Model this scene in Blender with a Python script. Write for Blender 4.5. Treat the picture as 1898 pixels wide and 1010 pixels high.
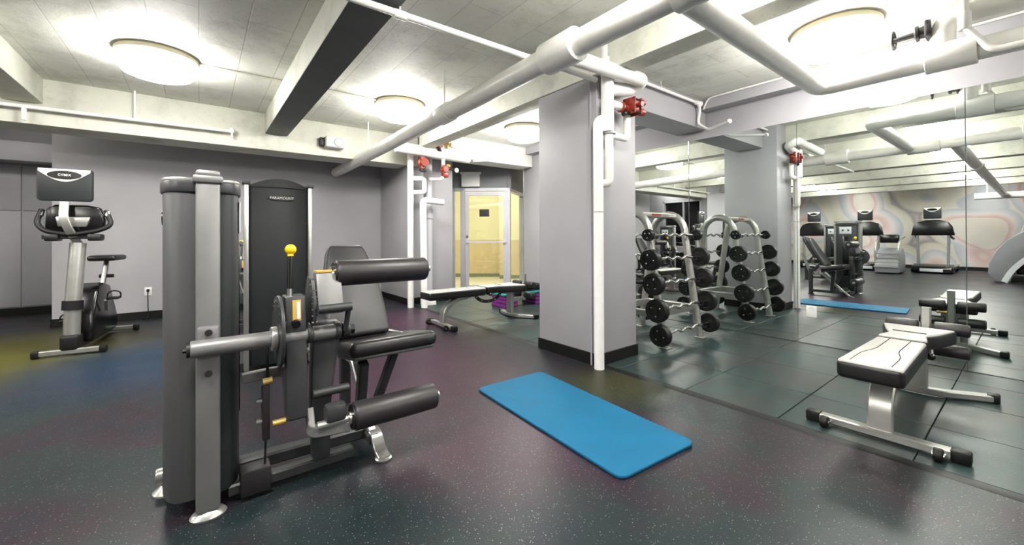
import bpy, bmesh, math, random
from mathutils import Vector, Matrix
random.seed(7)
SC = bpy.context.scene
for o in list(bpy.data.objects): bpy.data.objects.remove(o)
COL = SC.collection
PI = math.pi

# ------------------------------------------------------------------ camera
FPX, YAW, ROLL, PITCH, PPY, CAMH = 750.74, 0.65772, -0.004119, 0.004482, 434.417, 1.15
_c, _s = math.cos(YAW), math.sin(YAW)
FWD = Vector((_s*math.cos(PITCH), _c*math.cos(PITCH), math.sin(PITCH)))
_R0 = Vector((_c, -_s, 0)); _U0 = _R0.cross(FWD)
RGT = _R0*math.cos(ROLL) + _U0*math.sin(ROLL)
UPV = -_R0*math.sin(ROLL) + _U0*math.cos(ROLL)
cam = bpy.data.cameras.new('camera'); camo = bpy.data.objects.new('camera', cam); COL.objects.link(camo)
m3 = Matrix((RGT, UPV, -FWD)).transposed()
camo.matrix_world = Matrix.Translation((0, 0, CAMH)) @ m3.to_4x4()
cam.sensor_width = 36; cam.lens = 36*FPX/1898; cam.shift_y = -(505-PPY)/1898; cam.clip_start = 0.02
SC.camera = camo

# ------------------------------------------------------------------ world, exposure
w = bpy.data.worlds.new('world'); SC.world = w; w.use_nodes = True
w.node_tree.nodes['Background'].inputs[0].default_value = (0.6, 0.62, 0.65, 1)
w.node_tree.nodes['Background'].inputs[1].default_value = 0.05
SC.view_settings.view_transform = 'Standard'; SC.view_settings.look = 'None'
SC.view_settings.gamma = 1; SC.view_settings.use_curve_mapping = False
SC.view_settings.exposure = 0.0
LAMP = 78.0

# ------------------------------------------------------------------ materials
def srgb(r, g, b):
    f = lambda c: c/12.92 if c <= 0.04045 else ((c+0.055)/1.055)**2.4
    return (f(r/255), f(g/255), f(b/255), 1)
class NT:
    def __init__(s, name):
        s.m = bpy.data.materials.new(name); s.m.use_nodes = True
        s.t = s.m.node_tree; s.b = s.t.nodes['Principled BSDF']
    def n(s, typ, **kw):
        nd = s.t.nodes.new(typ)
        for k, v in kw.items():
            if k.startswith('_'): setattr(nd, k[1:], v)
            else:
                key = k.replace('__', ' ')
                nd.inputs[int(key) if key.isdigit() else key].default_value = v
        return nd
    def l(s, a, b): s.t.links.new(a, b)
    def ramp(s, fac, stops, interp='LINEAR'):
        r = s.t.nodes.new('ShaderNodeValToRGB'); r.color_ramp.interpolation = interp
        while len(r.color_ramp.elements) < len(stops): r.color_ramp.elements.new(0.5)
        for e, (p, c) in zip(r.color_ramp.elements, stops):
            e.position = p; e.color = c if len(c) == 4 else (*c, 1)
        s.l(fac, r.inputs[0]); return r
    def mix(s, fac, a, b, mode='MIX'):
        x = s.t.nodes.new('ShaderNodeMix'); x.data_type = 'RGBA'; x.blend_type = mode
        for i, v in ((0, fac), (6, a), (7, b)):
            if hasattr(v, 'links'): s.l(v, x.inputs[i])
            else: x.inputs[i].default_value = v
        return x.outputs[2]
    def math(s, op, a, b=None):
        x = s.t.nodes.new('ShaderNodeMath'); x.operation = op
        for i, v in ((0, a), (1, b)):
            if v is None: continue
            if hasattr(v, 'links'): s.l(v, x.inputs[i])
            else: x.inputs[i].default_value = v
        return x.outputs[0]
    def bump(s, h, strength=0.2, dist=0.01):
        b = s.n('ShaderNodeBump', Strength=strength, Distance=dist); s.l(h, b.inputs['Height'])
        s.l(b.outputs[0], s.b.inputs['Normal'])
M = {}
def mat(name, col, rough=0.5, metal=0.0, var=0.12, scale=6.0, bump=0.0, bscale=60.0, spec=0.5, coat=0.0):
    k = NT(name); co = k.n('ShaderNodeTexCoord').outputs['Object']
    nz = k.n('ShaderNodeTexNoise', Scale=scale, Detail=4.0); k.l(co, nz.inputs['Vector'])
    d = tuple(c*(1-var) for c in col[:3]); u = tuple(min(1, c*(1+var)) for c in col[:3])
    r = k.ramp(nz.outputs[0], [(0.3, d), (0.7, u)])
    k.l(r.outputs[0], k.b.inputs['Base Color'])
    rr = k.n('ShaderNodeMapRange'); rr.inputs[3].default_value = max(0, rough-0.06); rr.inputs[4].default_value = min(1, rough+0.06)
    k.l(nz.outputs[0], rr.inputs[0]); k.l(rr.outputs[0], k.b.inputs['Roughness'])
    k.b.inputs['Metallic'].default_value = metal; k.b.inputs['Specular IOR Level'].default_value = spec
    k.b.inputs['Coat Weight'].default_value = coat
    if bump:
        n2 = k.n('ShaderNodeTexNoise', Scale=bscale, Detail=3.0); k.l(co, n2.inputs['Vector']); k.bump(n2.outputs[0], bump, 0.004)
    M[name] = k.m; return k.m
mat('grey_paint', srgb(159, 158, 162), 0.55, var=0.04, scale=2.5, bump=0.12, bscale=90)
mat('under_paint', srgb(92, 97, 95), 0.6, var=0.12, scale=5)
mat('dark_grey_paint', srgb(128, 129, 133), 0.6, var=0.05, scale=2)
mat('white_paint', srgb(238, 237, 234), 0.38, var=0.05, scale=9, bump=0.1, bscale=30)
mat('cream_pipe', srgb(232, 230, 225), 0.33, var=0.06, scale=8, bump=0.08, bscale=25)
mat('grey_pipe', srgb(180, 180, 184), 0.35, var=0.05, scale=8)
mat('black_trim', srgb(11, 11, 12), 0.5, var=0.2, spec=0.3)
mat('silver', srgb(176, 176, 172), 0.32, metal=0.75, var=0.06, scale=14)
mat('silver_paint', srgb(122, 122, 122), 0.42, metal=0.4, var=0.05, scale=10)
mat('dark_frame', srgb(58, 59, 61), 0.42, metal=0.35, var=0.1, scale=10)
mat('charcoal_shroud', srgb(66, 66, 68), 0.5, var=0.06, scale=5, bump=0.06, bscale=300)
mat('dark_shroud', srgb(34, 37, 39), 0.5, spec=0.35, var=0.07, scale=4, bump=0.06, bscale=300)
mat('chrome', srgb(215, 215, 212), 0.14, metal=1.0, var=0.03)
mat('black_rubber', srgb(13, 13, 14), 0.5, spec=0.35, var=0.15, scale=30, bump=0.15, bscale=200)
mat('black_gloss', srgb(9, 9, 10), 0.22, var=0.1)
mat('black_vinyl', srgb(22, 21, 22), 0.36, var=0.1, scale=10, bump=0.12, bscale=220)
mat('grey_vinyl', srgb(40, 40, 42), 0.45, var=0.08, scale=8, bump=0.15, bscale=220)
mat('glare_vinyl', srgb(196, 195, 190), 0.3, var=0.05, scale=8, bump=0.08, bscale=200)  # pale tone puts overhead glare on black vinyl into the colour
mat('foam_roller', srgb(36, 33, 35), 0.42, var=0.1, scale=12, bump=0.1, bscale=160)
mat('yellow_plastic', srgb(240, 196, 10), 0.35, var=0.04)
mat('label_yellow', srgb(192, 152, 60), 0.5)
mat('label_white', srgb(225, 225, 220), 0.5, var=0.03)
mat('label_grey', srgb(196, 200, 203), 0.5, var=0.03)
mat('red_paint', srgb(126, 36, 18), 0.42, var=0.25, scale=40)
mat('brass', srgb(186, 160, 96), 0.35, metal=0.7, var=0.15)
mat('iron_black', srgb(36, 34, 36), 0.5, metal=0.3, var=0.2)
mat('mat_blue', srgb(12, 92, 128), 0.7, spec=0.25, var=0.07, scale=5, bump=0.25, bscale=150)
mat('purple_plastic', srgb(112, 36, 118), 0.45, var=0.08)
mat('teal_plastic', srgb(44, 140, 140), 0.45, var=0.08)
mat('aluminium', srgb(196, 196, 202), 0.35, metal=0.3, var=0.04)
mat('lamp_ring', srgb(226, 214, 184), 0.4, var=0.04)
mat('plastic_white', srgb(232, 232, 230), 0.4, var=0.03)
mat('speaker_grey', srgb(205, 206, 206), 0.5, var=0.05)
mat('yellow_wall', srgb(244, 238, 196), 0.6, var=0.03, scale=2)
mat('tan_wainscot', srgb(226, 208, 164), 0.55, var=0.05, scale=4)
mat('green_base', srgb(128, 138, 110), 0.5, var=0.06)
mat('cream_floor', srgb(232, 226, 198), 0.4, var=0.04)
mat('dark_glass', srgb(10, 10, 12), 0.06, var=0.05)
mat('shell_grey', srgb(120, 122, 126), 0.45, var=0.05)
mat('wood_brown', srgb(132, 92, 58), 0.5, var=0.2)

def mat_concrete(name, base, boards=True):
    k = NT(name); co = k.n('ShaderNodeTexCoord').outputs['Object']
    n1 = k.n('ShaderNodeTexNoise', Scale=2.2, Detail=8.0, Roughness=0.65); k.l(co, n1.inputs['Vector'])
    n2 = k.n('ShaderNodeTexNoise', Scale=26.0, Detail=6.0, Roughness=0.7); k.l(co, n2.inputs['Vector'])
    c1 = k.ramp(n1.outputs[0], [(0.25, tuple(x*0.62 for x in base[:3])), (0.5, base), (0.75, tuple(min(1, x*1.06) for x in base[:3]))])
    pit = k.ramp(n2.outputs[0], [(0.28, (0.45, 0.45, 0.4)), (0.40, (1, 1, 1))])
    col = k.mix(0.55, c1.outputs[0], pit.outputs[0], 'MULTIPLY')
    if boards:
        mp = k.n('ShaderNodeMapping', Rotation=(0, 0, PI/2)); k.l(co, mp.inputs[0])
        br = k.n('ShaderNodeTexBrick', Scale=1.0, Color1=(1, 1, 1, 1), Color2=(0.90, 0.905, 0.89, 1), Mortar=(0.55, 0.55, 0.53, 1))
        br.inputs['Mortar Size'].default_value = 0.004; br.inputs['Mortar Smooth'].default_value = 0.3
        br.inputs['Brick Width'].default_value = 1.25; br.inputs['Row Height'].default_value = 0.31
        k.l(mp.outputs[0], br.inputs['Vector'])
        col = k.mix(0.75, col, br.outputs[0], 'MULTIPLY')
        hm = k.math('MULTIPLY', br.outputs['Fac'], -1.2); h = k.math('ADD', hm, n2.outputs[0])
    else: h = n2.outputs[0]
    k.l(col, k.b.inputs['Base Color']); k.b.inputs['Roughness'].default_value = 0.6
    k.bump(h, 0.5, 0.006); M[name] = k.m
mat_concrete('ceiling_concrete', srgb(222, 222, 214))
mat_concrete('beam_concrete', srgb(205, 205, 193), False)

def mat_floor(name, tint=True, base=(30, 33, 36)):
    k = NT(name); g = k.n('ShaderNodeNewGeometry').outputs['Position']
    b = srgb(*base)
    col = None
    if tint:
        n1 = k.n('ShaderNodeTexNoise', Scale=1.1, Detail=3.0); k.l(g, n1.inputs['Vector'])
        r = k.ramp(n1.outputs[0], [(0.34, srgb(22, 29, 36)), (0.43, srgb(25, 37, 38)), (0.53, srgb(38, 27, 36)), (0.62, srgb(24, 30, 38)), (0.72, srgb(32, 37, 28))])
        col = r.outputs[0]
        # soft round tints mixed into the rubber colour: olive, blue and purple
        for (cx, cy, rad, c) in ((-1.85, 6.0, 1.9, (88, 84, 2)), (-0.35, 5.1, 1.4, (14, 42, 66)), (1.45, 3.3, 1.4, (62, 34, 53)), (2.2, 5.3, 1.15, (64, 36, 57)), (1.30, 1.8, 0.7, (52, 30, 45)), (2.55, 2.0, 0.55, (44, 46, 14))):
            d = k.n('ShaderNodeVectorMath', _operation='DISTANCE'); k.l(g, d.inputs[0]); d.inputs[1].default_value = (cx, cy, 0)
            mr = k.n('ShaderNodeMapRange', _interpolation_type='SMOOTHSTEP'); k.l(d.outputs['Value'], mr.inputs[0])
            mr.inputs[1].default_value = rad*0.25; mr.inputs[2].default_value = rad; mr.inputs[3].default_value = 0.8; mr.inputs[4].default_value = 0
            col = k.mix(mr.outputs[0], col, srgb(*c))
    else:
        n1 = k.n('ShaderNodeTexNoise', Scale=1.4, Detail=5.0); k.l(g, n1.inputs['Vector'])
        r = k.ramp(n1.outputs[0], [(0.3, srgb(24, 34, 36)), (0.47, srgb(42, 60, 60)), (0.58, srgb(50, 55, 53)), (0.72, srgb(34, 48, 48))])
        oi = k.n('ShaderNodeObjectInfo')
        tc = k.ramp(oi.outputs['Random'], [(0, (0.86, 0.92, 0.92)), (0.5, (1, 1, 1)), (1, (1.0, 0.97, 0.95))])
        col = k.mix(1.0, r.outputs[0], tc.outputs[0], 'MULTIPLY')
    v = k.n('ShaderNodeTexVoronoi', Scale=125.0); k.l(g, v.inputs['Vector'])
    sp = k.ramp(v.outputs['Distance'], [(0.12, (1, 1, 1)), (0.28, (0, 0, 0))])
    vs = k.n('ShaderNodeSeparateColor'); k.l(v.outputs['Color'], vs.inputs[0])
    pick = k.math('GREATER_THAN', vs.outputs[0], 0.62 if tint else 0.88)
    fk = k.math('MULTIPLY', sp.outputs[0], pick)
    fk = k.math('MULTIPLY', fk, k.math('ADD', k.math('MULTIPLY', vs.outputs[2], 0.6), 0.1))
    fc = k.mix(vs.outputs[1], srgb(150, 152, 156), srgb(192, 188, 184))
    col = k.mix(fk, col, fc)
    k.l(col, k.b.inputs['Base Color'])
    n3 = k.n('ShaderNodeTexNoise', Scale=1.3, Detail=4.0); k.l(g, n3.inputs['Vector'])
    mr = k.n('ShaderNodeMapRange'); k.l(n3.outputs[0], mr.inputs[0])
    mr.inputs[3].default_value = 0.30; mr.inputs[4].default_value = 0.50; k.l(mr.outputs[0], k.b.inputs['Roughness'])
    n4 = k.n('ShaderNodeTexNoise', Scale=140.0, Detail=2.0); k.l(g, n4.inputs['Vector'])
    k.b.inputs['Specular IOR Level'].default_value = 0.24 if tint else 0.34
    k.bump(n4.outputs[0], 0.25, 0.003); M[name] = k.m
mat_floor('rubber_roll'); mat_floor('rubber_tile', False)

def mat_mirror():
    k = NT('mirror'); nz = k.n('ShaderNodeTexNoise', Scale=3.0); co = k.n('ShaderNodeTexCoord'); k.l(co.outputs['Object'], nz.inputs['Vector'])
    r = k.ramp(nz.outputs[0], [(0, srgb(232, 238, 234)), (1, srgb(236, 240, 238))]); k.l(r.outputs[0], k.b.inputs['Base Color'])
    k.b.inputs['Metallic'].default_value = 1; k.b.inputs['Roughness'].default_value = 0.004; M['mirror'] = k.m
mat_mirror()
def mat_glass(name, col, alpha_mix=0.12):
    k = NT(name); t = k.t; nz = k.n('ShaderNodeTexNoise', Scale=2.0)
    tr = k.n('ShaderNodeBsdfTransparent'); tr.inputs[0].default_value = col
    gl = k.n('ShaderNodeBsdfGlossy'); gl.inputs['Roughness'].default_value = 0.02
    mx = k.n('ShaderNodeMixShader'); mx.inputs[0].default_value = alpha_mix
    k.l(tr.outputs[0], mx.inputs[1]); k.l(gl.outputs[0], mx.inputs[2]); k.l(mx.outputs[0], t.nodes['Material Output'].inputs[0])
    M[name] = k.m
mat_glass('clear_glass', (0.95, 0.97, 0.96, 1), 0.08)
def mat_emit(name, col, st):
    k = NT(name); nz = k.n('ShaderNodeTexNoise', Scale=4.0)
    r = k.ramp(nz.outputs[0], [(0, col), (1, col)])
    k.l(r.outputs[0], k.b.inputs['Base Color']); k.l(r.outputs[0], k.b.inputs['Emission Color'])
    k.b.inputs['Emission Strength'].default_value = st; M[name] = k.m
mat_emit('lamp_diffuser', (1.0, 0.975, 0.92), LAMP)
mat_emit('warm_diffuser', (1.0, 0.95, 0.80), 100)
def mat_mural():
    k = NT('mural'); g = k.n('ShaderNodeNewGeometry').outputs['Position']
    nz = k.n('ShaderNodeTexNoise', Scale=0.55, Detail=0.0); k.l(g, nz.inputs['Vector'])
    ds = k.n('ShaderNodeVectorMath', _operation='MULTIPLY_ADD'); k.l(nz.outputs['Color'], ds.inputs[0]); ds.inputs[1].default_value = (1.3, 1.3, 1.3); k.l(g, ds.inputs[2])
    v = k.n('ShaderNodeTexVoronoi', Scale=0.72); k.l(ds.outputs[0], v.inputs['Vector'])
    pal = k.ramp(v.outputs['Distance'], [(0.0, srgb(216, 211, 203)), (0.40, srgb(212, 206, 198)), (0.42, srgb(200, 172, 168)), (0.50, srgb(218, 204, 200)), (0.52, srgb(206, 206, 208)), (0.64, srgb(178, 182, 190)), (0.67, srgb(205, 200, 190)), (0.80, srgb(190, 188, 172)), (0.86, srgb(140, 136, 140)), (1.0, srgb(204, 190, 186))])
    wv = k.n('ShaderNodeTexNoise', Scale=0.9, Detail=2.0); k.l(g, wv.inputs['Vector'])
    wr = k.ramp(wv.outputs[0], [(0.35, (0.86, 0.84, 0.86)), (0.5, (1, 1, 1)), (0.65, (1, 0.95, 0.93))])
    col = k.mix(0.8, pal.outputs[0], wr.outputs[0], 'MULTIPLY')
    k.l(col, k.b.inputs['Base Color']); k.b.inputs['Roughness'].default_value = 0.6; M['mural'] = k.m
mat_mural()

# ------------------------------------------------------------------ mesh helpers
ORG = {}
def fillet(pts, rad, n=6):
    pts = [Vector(p) for p in pts]; out = [pts[0]]
    for i in range(1, len(pts)-1):
        a, b, c = pts[i-1], pts[i], pts[i+1]
        d1 = (a-b); d2 = (c-b); r = min(rad, d1.length*0.48, d2.length*0.48)
        p = b+d1.normalized()*r; q = b+d2.normalized()*r
        for k in range(n+1):
            t = k/n; out.append(p*(1-t)**2 + b*2*t*(1-t) + q*t*t)
    out.append(pts[-1]); return out
def frames(pts, up=None):
    T = []
    for i in range(len(pts)):
        a = pts[max(0, i-1)]; b = pts[min(len(pts)-1, i+1)]; T.append((b-a).normalized())
    u = Vector(up) if up else (Vector((0, 0, 1)) if abs(T[0].z) < 0.9 else Vector((1, 0, 0)))
    F = []
    for t in T:
        u2 = (u - t*u.dot(t))
        if u2.length < 1e-5: u2 = t.orthogonal()
        u2.normalize(); F.append((u2, t.cross(u2)))
        if not up: u = u2
    return F
class MB:
    def __init__(s): s.bm = bmesh.new()
    def _add(s, b, bev=0, seg=2):
        if bev > 0:
            bmesh.ops.bevel(b, geom=list(b.edges), offset=bev, segments=seg, affect='EDGES', profile=0.5, clamp_overlap=True)
        me = bpy.data.meshes.new('t'); b.to_mesh(me); b.free(); s.bm.from_mesh(me); bpy.data.meshes.remove(me); return s
    def box(s, x0, x1, y0, y1, z0, z1, bev=0, seg=2, rot=None, about=None):
        b = bmesh.new(); bmesh.ops.create_cube(b, size=1)
        bmesh.ops.scale(b, vec=(abs(x1-x0), abs(y1-y0), abs(z1-z0)), verts=b.verts)
        c = Vector(((x0+x1)/2, (y0+y1)/2, (z0+z1)/2)); bmesh.ops.translate(b, vec=c, verts=b.verts)
        if rot is not None:
            bmesh.ops.rotate(b, cent=Vector(about) if about else c, matrix=rot, verts=b.verts)
        return s._add(b, bev, seg)
    def cyl(s, p0, p1, r, r2=None, seg=20, bev=0):
        p0, p1 = Vector(p0), Vector(p1); d = p1-p0; b = bmesh.new()
        bmesh.ops.create_cone(b, cap_ends=True, segments=seg, radius1=r, radius2=r if r2 is None else r2, depth=d.length)
        if bev:
            ee = [e for e in b.edges if abs(e.verts[0].co.z-e.verts[1].co.z) < 1e-6]
            bmesh.ops.bevel(b, geom=ee, offset=bev, segments=3, affect='EDGES', profile=0.5, clamp_overlap=True)
        q = Vector((0, 0, 1)).rotation_difference(d.normalized())
        bmesh.ops.transform(b, matrix=Matrix.Translation((p0+p1)/2) @ q.to_matrix().to_4x4(), verts=b.verts)
        return s._add(b)
    def sweep(s, pts, prof, up=None, rad=0.0, n=6, closed=False, scale=None):
        P = fillet(pts, rad, n) if rad > 0 else [Vector(p) for p in pts]
        F = frames(P, up); b = bmesh.new(); rings = []
        for i, (p, (u, v)) in enumerate(zip(P, F)):
            k = scale(i/(len(P)-1)) if scale else 1.0
            rings.append([b.verts.new(p + u*a*k + v*c*k) for a, c in prof])
        m = len(prof)
        for i in range(len(rings)-1):
            for j in range(m): b.faces.new((rings[i][j], rings[i][(j+1) % m], rings[i+1][(j+1) % m], rings[i+1][j]))
        b.faces.new(rings[0][::-1]); b.faces.new(rings[-1])
        bmesh.ops.recalc_face_normals(b, faces=b.faces); return s._add(b)
    def tube(s, pts, r, rad=0.0, seg=14, n=6, scale=None):
        return s.sweep(pts, [(r*math.cos(2*PI*k/seg), r*math.sin(2*PI*k/seg)) for k in range(seg)], None, rad, n, scale=scale)
    def bar(s, pts, w, h, up=(0, 0, 1), rad=0.0, n=6, c=0.15):   # rectangular tube: h along up, w across
        a, b = h/2, w/2; k = min(a, b)*2*c
        pr = [(a, -b+k), (a, b-k), (a-k, b), (-a+k, b), (-a, b-k), (-a, -b+k), (-a+k, -b), (a-k, -b)]
        return s.sweep(pts, pr, up, rad, n)
    def prism(s, poly, axis, a, c, bev=0, seg=2):
        b = bmesh.new()
        def P(q, t): return {'x': (t, q[0], q[1]), 'y': (q[0], t, q[1]), 'z': (q[0], q[1], t)}[axis]
        v0 = [b.verts.new(P(q, a)) for q in poly]; v1 = [b.verts.new(P(q, c)) for q in poly]; m = len(poly)
        b.faces.new(v0); b.faces.new(v1[::-1])
        for j in range(m): b.faces.new((v0[j], v1[j], v1[(j+1) % m], v0[(j+1) % m]))
        bmesh.ops.recalc_face_normals(b, faces=b.faces)
        if bev:
            ee = [e for e in b.edges if abs(e.calc_face_angle(0)) > 0.6]
            bmesh.ops.bevel(b, geom=ee, offset=bev, segments=seg, affect='EDGES', profile=0.5, clamp_overlap=True)
        return s._add(b)
    def lathe(s, prof, o=(0, 0, 0), axis=(0, 0, 1), seg=28):
        b = bmesh.new(); q = Vector((0, 0, 1)).rotation_difference(Vector(axis).normalized()).to_matrix(); o = Vector(o)
        rings = [[b.verts.new(o + q @ Vector((r*math.cos(2*PI*k/seg), r*math.sin(2*PI*k/seg), z))) for k in range(seg)] for r, z in prof]
        for i in range(len(rings)-1):
            for j in range(seg): b.faces.new((rings[i][j], rings[i][(j+1) % seg], rings[i+1][(j+1) % seg], rings[i+1][j]))
        b.faces.new(rings[0][::-1]); b.faces.new(rings[-1])
        bmesh.ops.recalc_face_normals(b, faces=b.faces); return s._add(b)
    def ball(s, c, r, sc=(1, 1, 1), seg=18):
        b = bmesh.new(); bmesh.ops.create_uvsphere(b, u_segments=seg, v_segments=seg//2, radius=r)
        bmesh.ops.scale(b, vec=sc, verts=b.verts); bmesh.ops.translate(b, vec=Vector(c), verts=b.verts); return s._add(b)
    def grid(s, fn, nu, nv, closeu=False):
        b = bmesh.new(); V = [[b.verts.new(fn(i/nu, j/nv)) for j in range(nv+1)] for i in range(nu+1)]
        for i in range(nu):
            for j in range(nv): b.faces.new((V[i][j], V[i+1][j], V[i+1][j+1], V[i][j+1]))
        return s._add(b)
    def rotz(s, ang, c=(0, 0, 0)):
        bmesh.ops.rotate(s.bm, cent=Vector(c), matrix=Matrix.Rotation(ang, 3, 'Z'), verts=s.bm.verts); return s
    def rotx(s, ang, c=(0, 0, 0)):
        bmesh.ops.rotate(s.bm, cent=Vector(c), matrix=Matrix.Rotation(ang, 3, 'X'), verts=s.bm.verts); return s
    def roty(s, ang, c=(0, 0, 0)):
        bmesh.ops.rotate(s.bm, cent=Vector(c), matrix=Matrix.Rotation(ang, 3, 'Y'), verts=s.bm.verts); return s
    def move(s, v): bmesh.ops.translate(s.bm, vec=Vector(v), verts=s.bm.verts); return s
    def build(s, name, m, parent=None, label=None, smooth=True):
        org = ORG.get(parent.as_pointer(), Vector()) if parent else Vector()
        if org.length: bmesh.ops.translate(s.bm, vec=-org, verts=s.bm.verts)
        me = bpy.data.meshes.new(name); s.bm.to_mesh(me); s.bm.free()
        me.materials.append(M[m] if isinstance(m, str) else m)
        if smooth:
            me.polygons.foreach_set('use_smooth', [True]*len(me.polygons)); me.set_sharp_from_angle(angle=math.radians(38))
        o = bpy.data.objects.new(name, me); COL.objects.link(o)
        if parent: o.parent = parent; ORG[o.as_pointer()] = org
        if label: o['label'] = label
        return o
def tag(o, label, cat, group=None, kind=None):
    o['label'] = label; o['category'] = cat
    if group: o['group'] = group
    if kind: o['kind'] = kind
    return o
def thing(name, label, cat, loc=(0, 0, 0), group=None, kind=None):
    o = bpy.data.objects.new(name, None); COL.objects.link(o); o.location = loc; o.empty_display_size = 0.1
    ORG[o.as_pointer()] = Vector(loc); return tag(o, label, cat, group, kind)
def copy_tree(o, parent=None):
    c = o.copy(); COL.objects.link(c)
    if parent: c.parent = parent
    for ch in o.children: copy_tree(ch, c)
    return c
def text_mesh(txt, size, depth, name, m, parent, mw, label=None):
    cu = bpy.data.curves.new('t', 'FONT'); cu.body = txt; cu.size = size; cu.extrude = depth; cu.align_x = 'CENTER'; cu.align_y = 'CENTER'
    cu.resolution_u = 3
    to = bpy.data.objects.new('t', cu); COL.objects.link(to)
    dg = bpy.context.evaluated_depsgraph_get(); me = bpy.data.meshes.new_from_object(to.evaluated_get(dg))
    bpy.data.objects.remove(to); bpy.data.curves.remove(cu)
    me.transform(mw); org = ORG.get(parent.as_pointer(), Vector()); me.transform(Matrix.Translation(-org))
    me.materials.clear(); me.materials.append(M[m]); me.name = name
    o = bpy.data.objects.new(name, me); COL.objects.link(o); o.parent = parent; ORG[o.as_pointer()] = org
    if label: o['label'] = label
    return o
def struct(name, mb, m, label, cat): return tag(mb.build(name, m), label, cat, kind='structure')

# ================================================================== STRUCTURE
ZC = 2.84; MX = 5.10; YB = 7.75
fl = struct('floor', MB().box(-9.6, 2.80, -3.7, 12.5, -0.10, 0.0).box(2.80, 9.5, -3.7, 12.5, -0.10, -0.012), 'rubber_roll', 'dark speckled rubber gym floor', 'floor')
xs = [2.872, 3.482, 4.092, 4.702, 5.095]; cache = {}
y = 1.61 + 0.61*8
while y > -3.4:
    for a, b in zip(xs[:-1], xs[1:]):
        wd = b-a-0.005
        if wd not in cache:
            t = MB().box(0, wd, 0, 0.605, -0.012, 0.001, bev=0.0022, seg=1); o = t.build('rubber_tile', 'rubber_tile', fl); cache[wd] = o.data
        else:
            o = bpy.data.objects.new('rubber_tile', cache[wd]); COL.objects.link(o); o.parent = fl
        o.location = (a+0.0025, y-0.61+0.0025, random.uniform(-0.0006, 0.0006))
    y -= 0.61
struct('trim_1', MB().prism([(2.795, -0.012), (2.795, 0.0005), (2.81, 0.004), (2.866, 0.002), (2.868, -0.012)], 'y', -3.4, 6.4), 'black_rubber', 'black rubber edging strip between rolled floor and square tiles', 'floor trim')
struct('ceiling', MB().box(-9.6, 9.5, -3.7, 12.5, ZC, ZC+0.15), 'ceiling_concrete', 'white painted board-marked concrete ceiling slab', 'ceiling')

struct('wall_back', MB().box(-1.50, 2.9, YB, YB+0.2, 0, ZC), 'grey_paint', 'grey painted wall behind the exercise bike', 'wall')
struct('wall_recess_side', MB().box(-1.50, -1.30, YB+0.2, 9.4, 0, ZC), 'grey_paint', 'side wall of recess at end of grey wall', 'wall')
rw = struct('wall_recess', MB().box(-2.8, -1.30, 9.4, 9.6, 0, ZC), 'grey_paint', 'grey panelled wall deep in the recess', 'wall')
for a, b in ((-2.62, -2.13), (-2.11, -1.5)):
    MB().box(a, b, 9.375, 9.4, 1.57, 2.26, bev=0.004).build('panel', 'grey_paint', rw)
    MB().box(a, b, 9.375, 9.4, 0.12, 1.56, bev=0.004).build('panel', 'grey_paint', rw)
struct('trim_2', MB().box(-2.6, -1.5, 8.95, 9.37, 2.27, 2.55, bev=0.01), 'grey_paint', 'boxed grey soffit across top of recess', 'soffit')
wp = struct('wall_partition', MB().box(-2.8, -2.6, 6.4, 6.6, 0, ZC).box(-2.8, -2.6, 7.95, 9.6, 0, ZC).box(-2.8, -2.6, 6.6, 7.95, 2.32, ZC).box(-2.8, -2.6, 6.6, 7.95, 0, 0.75), 'grey_paint', 'grey partition wall with dark glazed opening facing the mirror', 'wall')
wi = thing('window_1', 'dark interior window in grey partition, seen in the mirror', 'window', (-2.7, 7.27, 0.75), kind='structure')
MB().box(-2.79, -2.6, 6.6, 6.65, 0.75, 2.32).box(-2.79, -2.6, 7.90, 7.95, 0.75, 2.32).box(-2.79, -2.6, 6.6, 7.95, 2.27, 2.32).box(-2.79, -2.6, 6.6, 7.95, 0.75, 0.8).build('window_frame', 'aluminium', wi)
MB().box(-2.76, -2.62, 7.20, 7.24, 0.8, 2.27).build('mullion', 'aluminium', wi)
for a, b in ((6.65, 7.2), (7.24, 7.9)): MB().box(-2.71, -2.70, a, b, 0.8, 2.27).build('pane', 'dark_glass', wi)
struct('wall_left_back', MB().box(-9.6, -2.8, 6.4, 6.6, 0, ZC), 'grey_paint', 'grey wall at far end of treadmill area', 'wall')
struct('wall_left', MB().box(-9.6, -9.4, -3.7, 6.4, 0, ZC), 'mural', 'wall painted with pale abstract mural behind treadmills', 'wall')
struct('wall_front', MB().box(-9.6, 5.3, -3.7, -3.5, 0, ZC), 'grey_paint', 'grey wall at the near end of the gym', 'wall')
struct('wall_right', MB().box(MX+0.012, MX+0.25, -3.7, 6.23, 0, ZC), 'grey_paint', 'grey wall that carries the mirror panels', 'wall')
struct('wall_right_end', MB().box(MX+0.25, 6.4, 6.03, 6.23, 0, ZC).box(6.2, 6.4, 6.23, 7.7, 0, ZC), 'grey_paint', 'short grey return wall beside the glass entrance', 'wall')
struct('trim_3', MB().box(4.93, MX+0.01, -3.6, 6.23, 2.705, ZC), 'grey_paint', 'grey stepped soffit along top of mirror wall', 'soffit')

# mirror panels
mw = thing('wall_mirror', 'wall-wide frameless mirror made of tall panels', 'mirror', (MX, 1.0, 0))
seams = [-3.4, -2.08, -0.86, 0.36, 1.575, 2.79, 4.01, 5.0]
for a, b in zip(seams[:-1], seams[1:]):
    MB().box(MX, MX+0.008, a+0.0022, b-0.0022, 0.004, 2.385, bev=0.0012, seg=1).build('mirror_panel', 'mirror', mw, smooth=False)

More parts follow.
